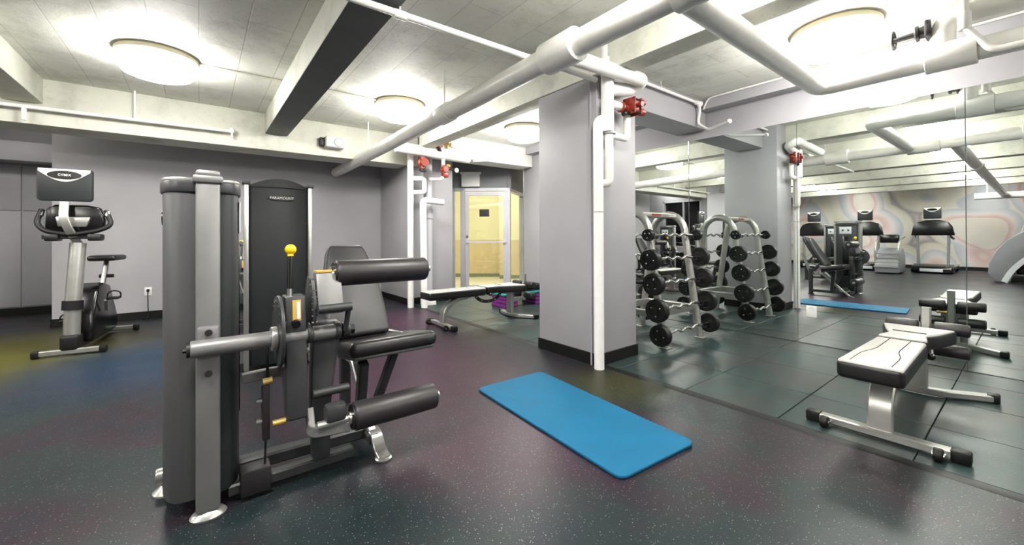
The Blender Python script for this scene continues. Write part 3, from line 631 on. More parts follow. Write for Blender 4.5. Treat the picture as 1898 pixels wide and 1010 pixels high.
# ================================================================== LEG CURL MACHINE
def leg_machine():
    T = thing('leg_curl_machine', 'leg curl machine with charcoal weight tower and yellow-knobbed lever beside blue mat', 'gym machine', (0.5, 2.4, 0), 'leg machines')
    tw = MB().box(-0.012, 0.070, 2.065, 2.135, 0.03, 1.375, bev=0.012).build('front_post', 'silver_paint', T)
    b = MB().lathe([(0.060, 0.0), (0.064, 0.008), (0.055, 0.02), (0.04, 0.03)], (0, 0, 0.0), seg=26)
    bmesh.ops.scale(b.bm, vec=(1.0, 0.75, 1), verts=b.bm.verts); b.move((0.03, 2.10, 0)).build('foot_plate', 'silver', tw)
    MB().box(-0.012, 0.070, 2.43, 2.50, 0.03, 1.375, bev=0.012).build('rear_post', 'silver_paint', T)
    MB().box(-0.022, 0.080, 2.055, 2.15, 1.372, 1.405, bev=0.012).box(-0.012, 0.07, 2.06, 2.5, 1.395, 1.425, bev=0.012).build('post_cap', 'silver_paint', T)
    def shroud(xc, out, y0, y1, n=14, g=0.0):
        pts = [(xc, y0-g)]
        for k in range(n+1):
            a = PI*k/n; yy = (y0+y1)/2-(y1-y0+2*g)/2*math.cos(a); pts.append((xc+(out+math.copysign(g, out))*math.sin(a)**0.55, yy))
        pts.append((xc, y1+g)); return pts
    ls = MB().prism(shroud(-0.006, -0.118, 2.12, 2.46), 'z', 0.07, 1.345, 0.006).build('shroud', 'charcoal_shroud', T)
    rs = MB().prism(shroud(0.064, 0.082, 2.12, 2.46), 'z', 0.07, 1.345, 0.006).build('shroud', 'dark_shroud', T)
    for xc, out, par in ((-0.006, -0.118, ls), (0.064, 0.082, rs)):
        MB().prism(shroud(xc, out, 2.12, 2.46, g=0.008), 'z', 1.335, 1.385, 0.008).build('cap_band', 'dark_frame', par)
        MB().prism(shroud(xc, out, 2.14, 2.44, g=-0.006), 'z', 1.385, 1.40, 0.006).build('cap_top', 'silver', par)
    MB().cyl((-0.120, 2.32, 1.235), (-0.128, 2.32, 1.235), 0.03).build('emblem', 'black_gloss', ls)
    # placard and stack slot facing the mirror
    pl = MB().box(0.142, 0.150, 2.20, 2.39, 1.17, 1.31, bev=0.003).build('placard', 'label_grey', rs, 'pale instruction placard')
    for yy in (2.25, 2.335): MB().cyl((0.15, yy, 1.24), (0.153, yy, 1.24), 0.017, seg=14).build('dial', 'iron_black', pl)
    MB().box(0.139, 0.149, 2.25, 2.34, 0.35, 1.12, bev=0.003).build('stack_slot', 'black_gloss', rs)
    MB().box(-0.13, 0.12, 2.36, 2.45, 0.035, 0.075, bev=0.012).build('cross_foot', 'dark_frame', T)
    MB().lathe([(0.05, 0), (0.052, 0.01), (0.03, 0.03), (0.022, 0.04)], (-0.115, 2.41, 0), seg=20).build('foot_plate', 'silver', T)
    MB().cyl((-0.155, 2.415, 0.08), (-0.115, 2.415, 0.08), 0.032, bev=0.006).build('end_cap', 'silver', T)
    # pivot axle
    ax = MB().cyl((-0.028, 2.035, 0.708), (0.275, 2.035, 0.708), 0.034, seg=24, bev=0.004).build('pivot_axle', 'silver_paint', T)
    MB().cyl((0.275, 2.035, 0.708), (0.52, 2.035, 0.706), 0.033, seg=22).build('inner_sleeve', 'silver_paint', ax)
    for x in (0.40, 0.52): MB().cyl((x-0.012, 2.035, 0.707), (x+0.012, 2.035, 0.707), 0.041, seg=22, bev=0.004).build('collar', 'dark_frame', ax)
    MB().cyl((-0.028, 2.035, 0.708), (-0.04, 2.035, 0.708), 0.03).cyl((-0.04, 2.035, 0.708), (-0.052, 2.035, 0.708), 0.010, seg=6).build('end_bolt', 'iron_black', ax)
    MB().box(-0.008, 0.066, 2.05, 2.15, 0.67, 0.79, bev=0.012).build('post_clamp', 'silver_paint', T)
    for z in (0.765, 0.60): MB().cyl((0.03, 2.05, z), (0.03, 2.038, z), 0.013, seg=10).build('bolt', 'iron_black', T)
    # cam discs
    cm = MB().cyl((0.272, 2.06, 0.735), (0.286, 2.06, 0.735), 0.155, seg=40, bev=0.004).build('cam_disc', 'dark_frame', T)
    for k in range(7):
        a = 0.4+k*0.33; MB().cyl((0.268, 2.06-0.13*math.cos(a), 0.735+0.13*math.sin(a)), (0.29, 2.06-0.13*math.cos(a), 0.735+0.13*math.sin(a)), 0.009, seg=8).build('cam_pin', 'chrome', cm)
    MB().cyl((0.245, 2.035, 0.708), (0.272, 2.035, 0.708), 0.052, seg=24, bev=0.006).build('bearing', 'silver', ax)
    # lever arm with yellow label, down to crank
    la = MB().prism([(2.03, 0.885), (2.13, 0.885), (2.14, 0.74), (2.12, 0.50), (2.05, 0.33), (1.985, 0.35), (2.0, 0.52), (2.01, 0.74)], 'x', 0.30, 0.385, 0.008).build('lever_arm', 'dark_frame', T)
    MB().box(0.328, 0.362, 2.0195, 2.028, 0.775, 0.868).rotx(-0.10, (0.33, 2.03, 0.82)).build('warning_label', 'label_yellow', la)
    MB().box(0.345, 0.358, 2.0175, 2.024, 0.785, 0.86).rotx(-0.10, (0.33, 2.03, 0.82)).build('label_text', 'label_white', la)
    MB().cyl((0.338, 2.005, 0.77), (0.338, 1.985, 0.765), 0.017).build('knob', 'black_rubber', la)
    MB().cyl((0.30, 2.02, 0.345), (0.25, 2.02, 0.345), 0.014).build('pin', 'brass', la)
    lv = MB().cyl((0.325, 2.07, 0.885), (0.333, 2.10, 1.075), 0.009, seg=12).cyl((0.325, 2.07, 0.88), (0.326, 2.075, 0.915), 0.014, seg=12).build('adjust_lever', 'chrome', T)
    MB().cyl((0.3265, 2.076, 0.915), (0.333, 2.10, 1.07), 0.0115, seg=12).build('grip_sleeve', 'black_gloss', lv)
    MB().ball((0.334, 2.103, 1.093), 0.024, seg=22).cyl((0.333, 2.1, 1.062), (0.333, 2.102, 1.08), 0.013).build('knob', 'yellow_plastic', lv, 'yellow ball knob')
    # range disc with pins and bent bracket
    rd = MB().prism([(1.99, 0.75), (1.985, 0.86), (2.03, 0.955), (2.12, 0.965), (2.18, 0.86), (2.16, 0.75)], 'x', 0.405, 0.420, 0.004).build('range_plate', 'dark_frame', T)
    for k in range(7):
        z = 0.765+k*0.028; y_ = 1.995+0.035*max(0, (k-3)/3)**2; MB().cyl((0.401, y_, z), (0.424, y_, z), 0.0055, seg=8).build('range_pin', 'chrome', rd)
    br = MB().prism([(1.965, 0.80), (2.03, 0.985), (2.10, 0.985), (2.05, 0.80)], 'x', 0.425, 0.535, 0.008).build('roller_bracket', 'silver_paint', T)
    MB().box(0.43, 0.53, 2.028, 2.10, 0.985, 0.992).build('warning_label', 'label_yellow', br)
    MB().cyl((0.42, 1.965, 0.825), (0.565, 1.965, 0.825), 0.02, seg=16).build('cross_tube', 'dark_frame', br)
    MB().tube([(0.553, 1.965, 0.825), (0.548, 2.0, 0.71)], 0.012).cyl((0.54, 2.035, 0.706), (0.575, 2.035, 0.706), 0.036, bev=0.005).build('link_arm', 'dark_frame', br)
    MB().cyl((0.575, 2.035, 0.706), (0.595, 2.035, 0.706), 0.026, seg=6).build('nut', 'black_rubber', br)
    # rollers
    def roller(x0, x1, y_, z, r, nm, x_in):
        ro = MB().cyl((x0, y_, z), (x1, y_, z), r, seg=36, bev=0.014).build(nm, 'foam_roller', T)
        MB().cyl((x_in, y_, z), (x1+0.025, y_, z), 0.018, seg=16).build('roller_shaft', 'silver', ro)
        MB().cyl((x0-0.006, y_, z), (x0+0.003, y_, z), r*0.86, seg=30).build('end_washer', 'black_rubber', ro)
        MB().cyl((x0-0.02, y_, z), (x0-0.004, y_, z), 0.034, seg=20).build('hub', 'chrome', ro)
        return ro
    roller(0.515, 0.985, 2.06, 0.975, 0.062, 'thigh_roller', 0.46)
    roller(0.575, 1.0, 1.985, 0.298, 0.066, 'ankle_roller', 0.42)
    MB().bar([(0.40, 2.05, 0.36), (0.40, 2.0, 0.27), (0.56, 1.985, 0.262)], 0.03, 0.05, rad=0.03).build('ankle_bracket', 'silver_paint', T)
    MB().box(0.45, 0.545, 1.955, 2.02, 0.30, 0.385, bev=0.02).build('counterweight', 'dark_frame', T)
    MB().cyl((0.42, 2.07, 0.415), (0.58, 2.07, 0.415), 0.02, seg=16).build('stop_tube', 'dark_frame', T)
    # frame
    MB().prism([(0.425, 0.745), (0.54, 0.745), (0.545, 0.66), (0.505, 0.34), (0.50, 0.09), (0.425, 0.09), (0.415, 0.34)], 'y', 2.085, 2.155, 0.01).build('main_upright', 'dark_frame', T)
    MB().bar([(0.10, 2.29, 0.085), (0.74, 2.27, 0.085)], 0.075, 0.06).build('base_rail', 'dark_frame', T)
    MB().bar([(0.10, 2.15, 0.055), (0.62, 2.15, 0.055)], 0.05, 0.05).build('base_rail', 'dark_frame', T)
    MB().bar([(0.735, 2.16, 0.075), (0.735, 2.72, 0.075)], 0.06, 0.05).build('side_rail', 'dark_frame', T)
    MB().bar([(0.745, 2.24, 0.105), (0.748, 2.17, 0.10), (0.752, 2.12, 0.03), (0.755, 2.06, 0.012)], 0.062, 0.022, rad=0.05).build('front_foot', 'silver', T)
    MB().lathe([(0.04, 0), (0.042, 0.008), (0.03, 0.014)], (0.755, 2.075, 0.0), seg=20).build('foot_plate', 'silver', T)
    MB().bar([(0.735, 2.70, 0.0), (0.735, 2.70, 0.50)], 0.06, 0.06, up=(0, 1, 0)).build('rear_upright', 'dark_frame', T)
    MB().lathe([(0.05, 0), (0.052, 0.01), (0.03, 0.03)], (0.735, 2.70, 0), seg=20).build('foot_plate', 'black_rubber', T)
    MB().bar([(0.735, 2.20, 0.10), (0.735, 2.52, 0.42), (0.735, 2.70, 0.40), (0.735, 2.80, 0.68)], 0.045, 0.045, up=(0, 1, 0), rad=0.06).build('diagonal_brace', 'silver', T)
    MB().bar([(0.72, 2.36, 0.09), (0.70, 2.22, 0.47)], 0.05, 0.055, up=(0, 1, 0)).bar([(0.78, 2.36, 0.09), (0.90, 2.30, 0.47)], 0.045, 0.05, up=(0, 1, 0)).build('seat_support', 'dark_frame', T)
    # upholstery
    st = MB().box(0.60, 1.085, 2.10, 2.46, 0.505, 0.585, bev=0.032, seg=4).rotx(-0.17, (0.8, 2.28, 0.55)).build('seat', 'black_vinyl', T)
    MB().box(0.62, 1.06, 2.12, 2.44, 0.490, 0.508, bev=0.006).rotx(-0.17, (0.8, 2.28, 0.55)).build('seat_board', 'dark_frame', st)
    n = 22; half = [(0.0, 0.175), (0.15, 0.178), (0.45, 0.172), (0.75, 0.145), (0.92, 0.125), (1.0, 0.105)]
    def hw(t):
        for (a, b), (c, d) in zip(half[:-1], half[1:]):
            if a <= t <= c: return b+(d-b)*(t-a)/(c-a)
        return half[-1][1]
    L = 0.60; poly = [(hw(k/n), L*k/n) for k in range(n+1)]+[(-hw(k/n), L*k/n) for k in range(n, -1, -1)]
    bk = MB().prism(poly, 'y', -0.035, 0.035, 0.022, 3); bk.rotx(-0.52).move((0.745, 2.43, 0.565)).build('backrest', 'grey_vinyl', T)
    bb = MB().prism([(x*0.8, z*0.9+0.03) for x, z in poly], 'y', 0.035, 0.05); bb.rotx(-0.52).move((0.745, 2.43, 0.565)).build('backrest_board', 'black_trim', T)
    MB().bar([(0.745, 2.52, 0.62), (0.745, 2.66, 0.46)], 0.05, 0.05, up=(1, 0, 0)).build('backrest_support', 'dark_frame', T)
    for s_ in (-1, 1): MB().tube([(0.745+s_*0.19, 2.50, 0.56), (0.745+s_*0.24, 2.34, 0.56), (0.745+s_*0.30, 2.33, 0.56)], 0.013, rad=0.03).build('side_handle', 'silver', T)
    # cable and linkage
    MB().bar([(0.15, 2.17, 0.52), (0.30, 2.17, 0.525)], 0.03, 0.045).build('link_tube', 'silver_paint', T)
    MB().cyl((0.245, 2.14, 0.66), (0.245, 2.13, 0.50), 0.006, seg=8).build('cable', 'iron_black', T)
    MB().cyl((0.225, 2.12, 0.50), (0.262, 2.12, 0.503), 0.016).build('cable_end', 'brass', T)
    lk = MB().prism([(2.10, 0.49), (2.15, 0.48), (2.16, 0.38), (2.13, 0.24), (2.09, 0.25), (2.10, 0.36)], 'x', 0.222, 0.25, 0.004).build('linkage', 'iron_black', T)
    for z in (0.42, 0.33): MB().cyl((0.20, 2.12, z), (0.225, 2.12, z), 0.012, seg=8).build('bolt', 'chrome', lk)
    MB().cyl((0.236, 2.12, 0.25), (0.233, 2.14, 0.06), 0.005, seg=8).build('cable', 'iron_black', T)
    MB().box(0.14, 0.255, 2.10, 2.19, 0.02, 0.13, bev=0.008).build('pulley_box', 'iron_black', T)
    return T
leg = leg_machine()
g2 = copy_tree(leg); g2.location = (0.5+0.08, 2.4+3.85, 0); g2['label'] = 'leg machine standing behind the taller dark weight tower, near grey wall'
g3 = copy_tree(leg); g3.location = (-3.0+0.5, 3.35, 0); g3['label'] = 'leg machine between leg curl machine and treadmills, seen in mirror'

# ================================================================== TALL TOWER MACHINE
def tall_tower():
    T = thing('weight_tower_machine', 'tall dark weight tower with arched top and maker name', 'gym machine', (0.57, 4.2, 0), 'weight towers')
    for x in (0.315, 0.805):
        MB().box(x-0.018, x+0.018, 4.06, 4.12, 0.02, 1.60, bev=0.008).build('post', 'silver', T)
        MB().box(x-0.03, x+0.03, 4.05, 4.13, 1.595, 1.625, bev=0.008).build('post_cap', 'dark_frame', T)
    def arc(y0, bulge, x0=0.335, x1=0.785, n=16):
        return [(x0+(x1-x0)*k/n, y0-bulge*math.sin(PI*k/n)) for k in range(n+1)]
    sh = MB().prism(arc(4.09, 0.07)+[(0.785, 4.36), (0.335, 4.36)], 'z', 0.06, 1.585, 0.006).build('shroud', 'dark_shroud', T)
    top = MB()
    def fn(u, v):
        x = 0.325+0.47*u; zt = 1.585+0.068*math.sin(PI*u)**0.8; yb = 4.085-0.078*math.sin(PI*u)
        if v < 0.5: return (x, yb, 1.58+(zt-1.58)*v*2)
        return (x, yb+(4.37-yb)*(v-0.5)*2, zt)
    top.grid(fn, 20, 8).build('arched_cap', 'dark_shroud', T)
    plq = MB().prism([(0.57+0.105*math.cos(a), 1.488+0.021*math.sin(a)) for a in [2*PI*k/28 for k in range(28)]], 'y', 4.008, 4.03).build('name_plate', 'black_gloss', T)
    text_mesh('PARAMOUNT', 0.030, 0.001, 'lettering', 'label_white', plq, Matrix.Translation((0.57, 4.006, 1.488)) @ Matrix.Rotation(PI/2, 4, 'X'), 'white lettering of the name plate')
    for x in (0.30, 0.82): MB().bar([(x, 4.12, 0.045), (x, 4.75, 0.045)], 0.06, 0.07).build('base_frame', 'dark_frame', T)
    MB().bar([(0.30, 4.72, 0.045), (0.82, 4.72, 0.045)], 0.06, 0.07).build('base_frame', 'dark_frame', T)
    for z in (0.25, 0.55, 0.85): MB().box(0.39, 0.73, 4.355, 4.365, z, z+0.26, bev=0.004).build('weight_plate', 'iron_black', T)
    MB().bar([(0.56, 4.70, 0.05), (0.56, 4.62, 0.45)], 0.06, 0.06, up=(0, 1, 0)).build('seat_post', 'dark_frame', T)
    MB().box(0.38, 0.74, 4.48, 4.80, 0.46, 0.53, bev=0.03, seg=3).build('seat', 'grey_vinyl', T)
    MB().tube([(0.30, 4.40, 1.10), (0.27, 4.55, 1.05), (0.27, 4.60, 0.80), (0.32, 4.60, 0.62)], 0.018, rad=0.06).build('handle', 'silver', T)
    return T
tall = tall_tower()
t2 = copy_tree(tall); t2.location = (-2.45, 4.55, 0); t2['label'] = 'tall dark weight tower at far end, seen in mirror beside the column'

# ================================================================== BENCHES
def bench():
    T = thing('weight_bench', 'x', 'bench', (0, 0, 0), 'weight benches')
    def pad(nm, x0, x1, w0, w1, z0, z1, th, top='glare_vinyl'):
        poly = [(x0, -w0), (x1, -w1), (x1, w1), (x0, w0)]
        sl = math.atan2(z1-z0, x1-x0)
        b = MB().prism(poly, 'z', 0, th, 0.026, 4).roty(-sl, (x0, 0, 0)).move((0, 0, z0-th)); o = b.build(nm, 'black_vinyl', T)
        ins = 0.006
        poly2 = [(x0+ins, -w0+ins), (x1-ins, -w1+ins), (x1-ins, w1-ins), (x0+ins, w0-ins)]
        MB().prism(poly2, 'z', th*0.8, th+0.003, 0.018, 3).roty(-sl, (x0, 0, 0)).move((0, 0, z0-th)).build('top_panel', top, o)  # pale sheet paints lamp glare onto the black pad
        return o, sl
    hp, sl = pad('back_pad', 0.0, 0.84, 0.14, 0.125, 0.465, 0.462, 0.10)
    for s_ in (-1, 1):
        MB().tube([(0.03, s_*0.085, 0.4665), (0.28, s_*0.085, 0.466), (0.42, s_*0.05, 0.466), (0.82, s_*0.05, 0.4645)], 0.0028, rad=0.1, seg=6).build('seam', 'black_trim', hp)
    hg = [(0.87+0.60*k/14, 0.10+0.025*max(0, 1-k/4)+0.10*max(0, (k-5)/9)**0.8) for k in range(15)]
    poly = [(x, -w) for x, w in hg]+[(x, w) for x, w in hg[::-1]]
    so = MB().prism(poly, 'z', 0.375, 0.472, 0.02, 3).roty(0.02, (0.87, 0, 0.47)).build('seat_pad', 'black_vinyl', T)
    MB().prism([(0.007+x*0.99, w*0.95) for x, w in poly], 'z', 0.455, 0.476, 0.012, 3).roty(0.02, (0.87, 0, 0.47)).build('top_panel', 'glare_vinyl', so)  # seat top: glare on black vinyl painted as a pale sheet
    MB().tube([(1.12, -0.085, 0.4735), (1.12, 0.085, 0.4735)], 0.003, seg=6).build('seam', 'black_trim', so)
    MB().box(0.84, 0.87, -0.03, 0.03, 0.40, 0.44, bev=0.005).build('hinge', 'iron_black', T)
    # front foot
    ff = MB().bar([(0.24, -0.29, 0.035), (0.24, 0.29, 0.035)], 0.06, 0.045).build('front_foot', 'silver', T)
    for s_ in (-1, 1):
        MB().box(0.205, 0.275, s_*0.27 if s_ > 0 else -0.345, 0.345 if s_ > 0 else -0.27, 0.002, 0.066, bev=0.012).build('foot_cap', 'black_rubber', ff)
        wh = MB().cyl((0.165, s_*0.235-0.018, 0.036), (0.165, s_*0.235+0.018, 0.036), 0.034, seg=22, bev=0.006).build('wheel', 'black_rubber', ff)
        MB().cyl((0.165, s_*0.235-0.023, 0.036), (0.165, s_*0.235+0.023, 0.036), 0.012, seg=12).build('wheel_hub', 'chrome', wh)
        MB().box(0.165, 0.22, s_*0.235-0.025, s_*0.235+0.025, 0.03, 0.042).build('wheel_bracket', 'chrome', ff)
    MB().bar([(0.25, 0, 0.055), (0.26, 0, 0.22), (0.40, 0, 0.33), (0.80, 0, 0.395)], 0.11, 0.05, up=(0, 0, 1), rad=0.16, n=8).build('curved_spine', 'silver', T)
    MB().bar([(0.20, 0, 0.36), (0.86, 0, 0.375)], 0.05, 0.03).build('pad_rail', 'iron_black', T)
    # ladder arc
    arcp = [(0.80+0.22*math.cos(a)+0.17, 0.03, 0.40-0.15*math.sin(a)) for a in [PI*k/12 for k in range(1, 12)]]
    la = MB().bar(arcp, 0.012, 0.045, up=(0, 0, 1)).build('ladder_arc', 'iron_black', T)
    for p in arcp[1:-1:2]: MB().cyl((p[0], 0.02, p[2]), (p[0], 0.04, p[2]), 0.011, seg=10).build('ladder_pin', 'chrome', la)
    MB().cyl((0.90, -0.05, 0.37), (0.90, -0.12, 0.37), 0.013).ball((0.90, -0.13, 0.37), 0.022).build('adjust_knob', 'black_gloss', T)
    # rear post and curved foot
    MB().bar([(1.33, 0, 0.05), (1.33, 0, 0.41)], 0.13, 0.045, up=(1, 0, 0)).build('rear_post', 'silver', T)
    rf = MB().bar([(1.50, -0.37, 0.03), (1.45, -0.27, 0.03), (1.33, -0.12, 0.035), (1.33, 0.12, 0.035), (1.40, 0.26, 0.03), (1.42, 0.33, 0.03)], 0.065, 0.045, rad=0.16, n=8).build('rear_foot', 'silver', T)
    for x_, y_ in ((1.50, -0.36), (1.42, 0.32)): MB().box(x_-0.04, x_+0.04, y_-0.03, y_+0.03, 0.002, 0.062, bev=0.012).build('foot_cap', 'black_rubber', rf)
    MB().bar([(0.90, 0, 0.385), (1.40, 0, 0.385)], 0.06, 0.045).build('seat_rail', 'silver', T)
    MB().bar([(1.36, -0.02, 0.24), (1.555, -0.03, 0.25)], 0.05, 0.05).build('roller_arm', 'silver', T)
    MB().bar([(1.55, -0.03, 0.22), (1.57, -0.03, 0.60)], 0.055, 0.05, up=(1, 0, 0)).build('roller_post', 'silver', T)
    for z in (0.455, 0.295):
        for s_ in (-1, 1):
            MB().cyl((1.56, -0.03+s_*0.04, z), (1.56, -0.03+s_*0.225, z), 0.045, seg=26, bev=0.012).build('leg_roller', 'foam_roller', T)
    MB().cyl((1.56, 0.0, 0.38), (1.56, 0.05, 0.38), 0.012).ball((1.56, 0.06, 0.38), 0.016).build('pop_pin', 'brass', T)
    return T
b1 = bench(); b1.location = (2.79, 0.545, 0); b1['label'] = 'adjustable weight bench with glare painted on its padded top beside the mirror'
b2 = copy_tree(b1); b2.location = (2.20, 4.62, 0); b2['label'] = 'adjustable weight bench between the column and the glass door'
b2.rotation_euler.z = 0.0

# ================================================================== MAT
def mat_obj():
    A_, B_, C_, D_ = Vector((1.64, 2.56)), Vector((2.27, 2.55)), Vector((2.16, 1.15)), Vector((1.56, 1.19))
    pts = []
    q = [A_, B_, C_, D_]
    for i in range(4):
        p, c, n_ = q[i-1], q[i], q[(i+1) % 4]
        a = c+(p-c).normalized()*0.06; b = c+(n_-c).normalized()*0.06
        for k in range(7):
            t = k/6; v_ = a*(1-t)**2+c*2*t*(1-t)+b*t*t; pts.append((v_.x, v_.y))
    tag(MB().prism(pts, 'z', 0.001, 0.018, 0.005, 3).build('exercise_mat', 'mat_blue'), 'blue foam exercise mat lying on the dark rubber floor', 'mat')
mat_obj()

# ================================================================== BARBELL RACK
RXA, RXB = 3.76, 4.47; RYC = 2.71
rk = thing('barbell_rack', 'silver arched barbell rack standing between column and mirror', 'rack', (4.1, RYC, 0))
for X in (RXA, RXB):
    pts = [(X, RYC-0.38, 0.01), (X, RYC-0.215, 1.14)]
    for k in range(1, 12):
        a = PI-PI*k/12; pts.append((X, RYC+0.215*math.cos(a), 1.16+0.24*math.sin(a)))
    pts += [(X, RYC+0.215, 1.14), (X, RYC+0.38, 0.01)]
    ar = MB().sweep([Vector(p) for p in pts], [(0.034*math.cos(a), 0.042*math.sin(a)) for a in [2*PI*k/16 for k in range(16)]], up=(1, 0, 0)).build('arch_frame', 'silver', rk)
    for s_ in (-1, 1): MB().box(X-0.05, X+0.05, RYC+s_*0.39-0.05, RYC+s_*0.39+0.05, 0.001, 0.012, bev=0.003).build('foot_plate', 'silver', ar)
    MB().bar([(X, RYC-0.33, 0.33), (X, RYC+0.33, 0.33)], 0.05, 0.07).build('cross_bar', 'silver', rk)
for s_ in (-1, 1): MB().bar([(RXA, RYC+s_*0.27, 0.33), (RXB, RYC+s_*0.27, 0.33)], 0.04, 0.08).build('bottom_rail', 'silver', rk)
tp = MB().prism([(RYC-0.12, 1.36), (RYC+0.12, 1.36), (RYC+0.12, 1.405), (RYC-0.12, 1.405)], 'x', RXA, RXB, 0.006).build('top_panel', 'silver', rk)
MB().box(3.95, 4.12, RYC-0.123, RYC-0.1195, 1.372, 1.393).build('emblem', 'red_paint', tp, 'small red maker mark')
LV = [(1.155, 0.285, 0.062), (0.905, 0.318, 0.108), (0.66, 0.352, 0.112), (0.40, 0.389, 0.118), (0.158, 0.425, 0.108)]
DY = 0.055
for X in (RXA, RXB):
    for s_ in (-1, 1):
        for z, dy, r in LV:
            MB().bar([(X, RYC+s_*(dy-0.10), z-0.03), (X, RYC+s_*(dy+0.03), z-0.033), (X, RYC+s_*(dy+0.035), z-0.005)], 0.012, 0.012, rad=0.01, n=2).build('bar_hook', 'dark_frame', rk)
ordn = ['top', 'second', 'third', 'fourth', 'lowest']
for s_ in (-1, 1):
    for i, (z, dy, r) in enumerate(LV):
        y_ = RYC+s_*dy
        side = 'near' if s_ < 0 else 'far'
        bb = thing('curl_barbell', '%s curl barbell on the %s side of the rack%s' % ({'top': 'small-plated topmost', 'second': 'black-plated second from top', 'third': 'black-plated middle', 'fourth': 'black-plated fourth from top', 'lowest': 'black-plated lowest'}[ordn[i]], 'blue mat' if s_ < 0 else 'glass door', ''), 'barbell', (4.11, y_, z), 'curl barbells on the rack')
        zig = [(3.66, y_, z), (3.86, y_, z), (3.93, y_, z+0.018), (4.02, y_, z-0.018), (4.08, y_, z+0.010), (4.15, y_, z+0.010), (4.21, y_, z-0.018), (4.30, y_, z+0.018), (4.37, y_, z), (4.57, y_, z)]
        MB().tube(zig, 0.0145, rad=0.03, seg=10, n=3).build('bar', 'chrome', bb)
        for e in (-1, 1):
            x0 = 4.115+e*0.455; tk = 0.055 if i == 0 else 0.075
            pl = MB().lathe([(r*0.30, -0.002), (r*0.62, 0.004), (r*0.66, 0.0), (r*0.97, 0.0), (r, 0.008), (r, tk-0.012), (r*0.94, tk), (r*0.62, tk), (r*0.58, tk-0.008), (r*0.32, tk-0.008), (r*0.30, tk+0.006), (r*0.12, tk+0.006)], (x0, y_, z), (e, 0, 0), 30).build('plate', 'black_rubber', bb)
            for k in range(3):
                a = k*2.09+0.5+i*0.7; MB().ball((x0+e*(tk-0.004), y_+r*0.46*math.cos(a), z+r*0.46*math.sin(a)), 0.010, (0.5, 1, 1), 8).build('rivet', 'chrome', pl)

# ================================================================== EXERCISE BIKE
def tv_box(T, c, wd, ht, dp, m_body='dark_shroud'):
    # console screen shell seen from its back: curved panel with silver crescent and oval badge, facing -y
    def outline(wk, z0, z1, n=10):
        return [(-wk/2, z0+0.02), (-wk/2+0.02, z0), (wk/2-0.02, z0), (wk/2, z0+0.02), (wk/2*1.0, z1-0.012), (wk/2-0.012, z1), (-wk/2+0.012, z1), (-wk/2, z1-0.012)]
    sh = MB().prism(outline(wd, 0, ht), 'y', 0, dp, 0.012, 2).move(c).build('screen_shell', m_body, T)
    n = 16; cr = [(-wd/2*0.93+wd*0.93*k/n, ht*0.985) for k in range(n+1)]+[(wd/2*0.93-wd*0.93*k/n, ht*0.90-ht*0.30*math.sin(PI*k/n)) for k in range(n+1)]
    MB().prism(cr, 'y', -0.006, 0.002).move(c).build('crescent_trim', 'label_white', sh, 'silver-white crescent on the screen back')
    ov = MB().prism([(wd*0.31*math.cos(a), ht*0.80+ht*0.13*math.sin(a)) for a in [2*PI*k/26 for k in range(26)]], 'y', -0.010, 0.0).move(c).build('oval_badge', 'black_gloss', sh)
    text_mesh('CYBEX', ht*0.095, 0.001, 'lettering', 'label_white', ov, Matrix.Translation(Vector(c)+Vector((0, -0.0115, ht*0.80))) @ Matrix.Rotation(PI/2, 4, 'X'), 'white lettering on the badge')
    MB().box(-wd/2+0.02, wd/2-0.02, dp-0.002, dp+0.004, 0.03, ht-0.03).move(c).build('screen', 'black_gloss', sh)
    return sh
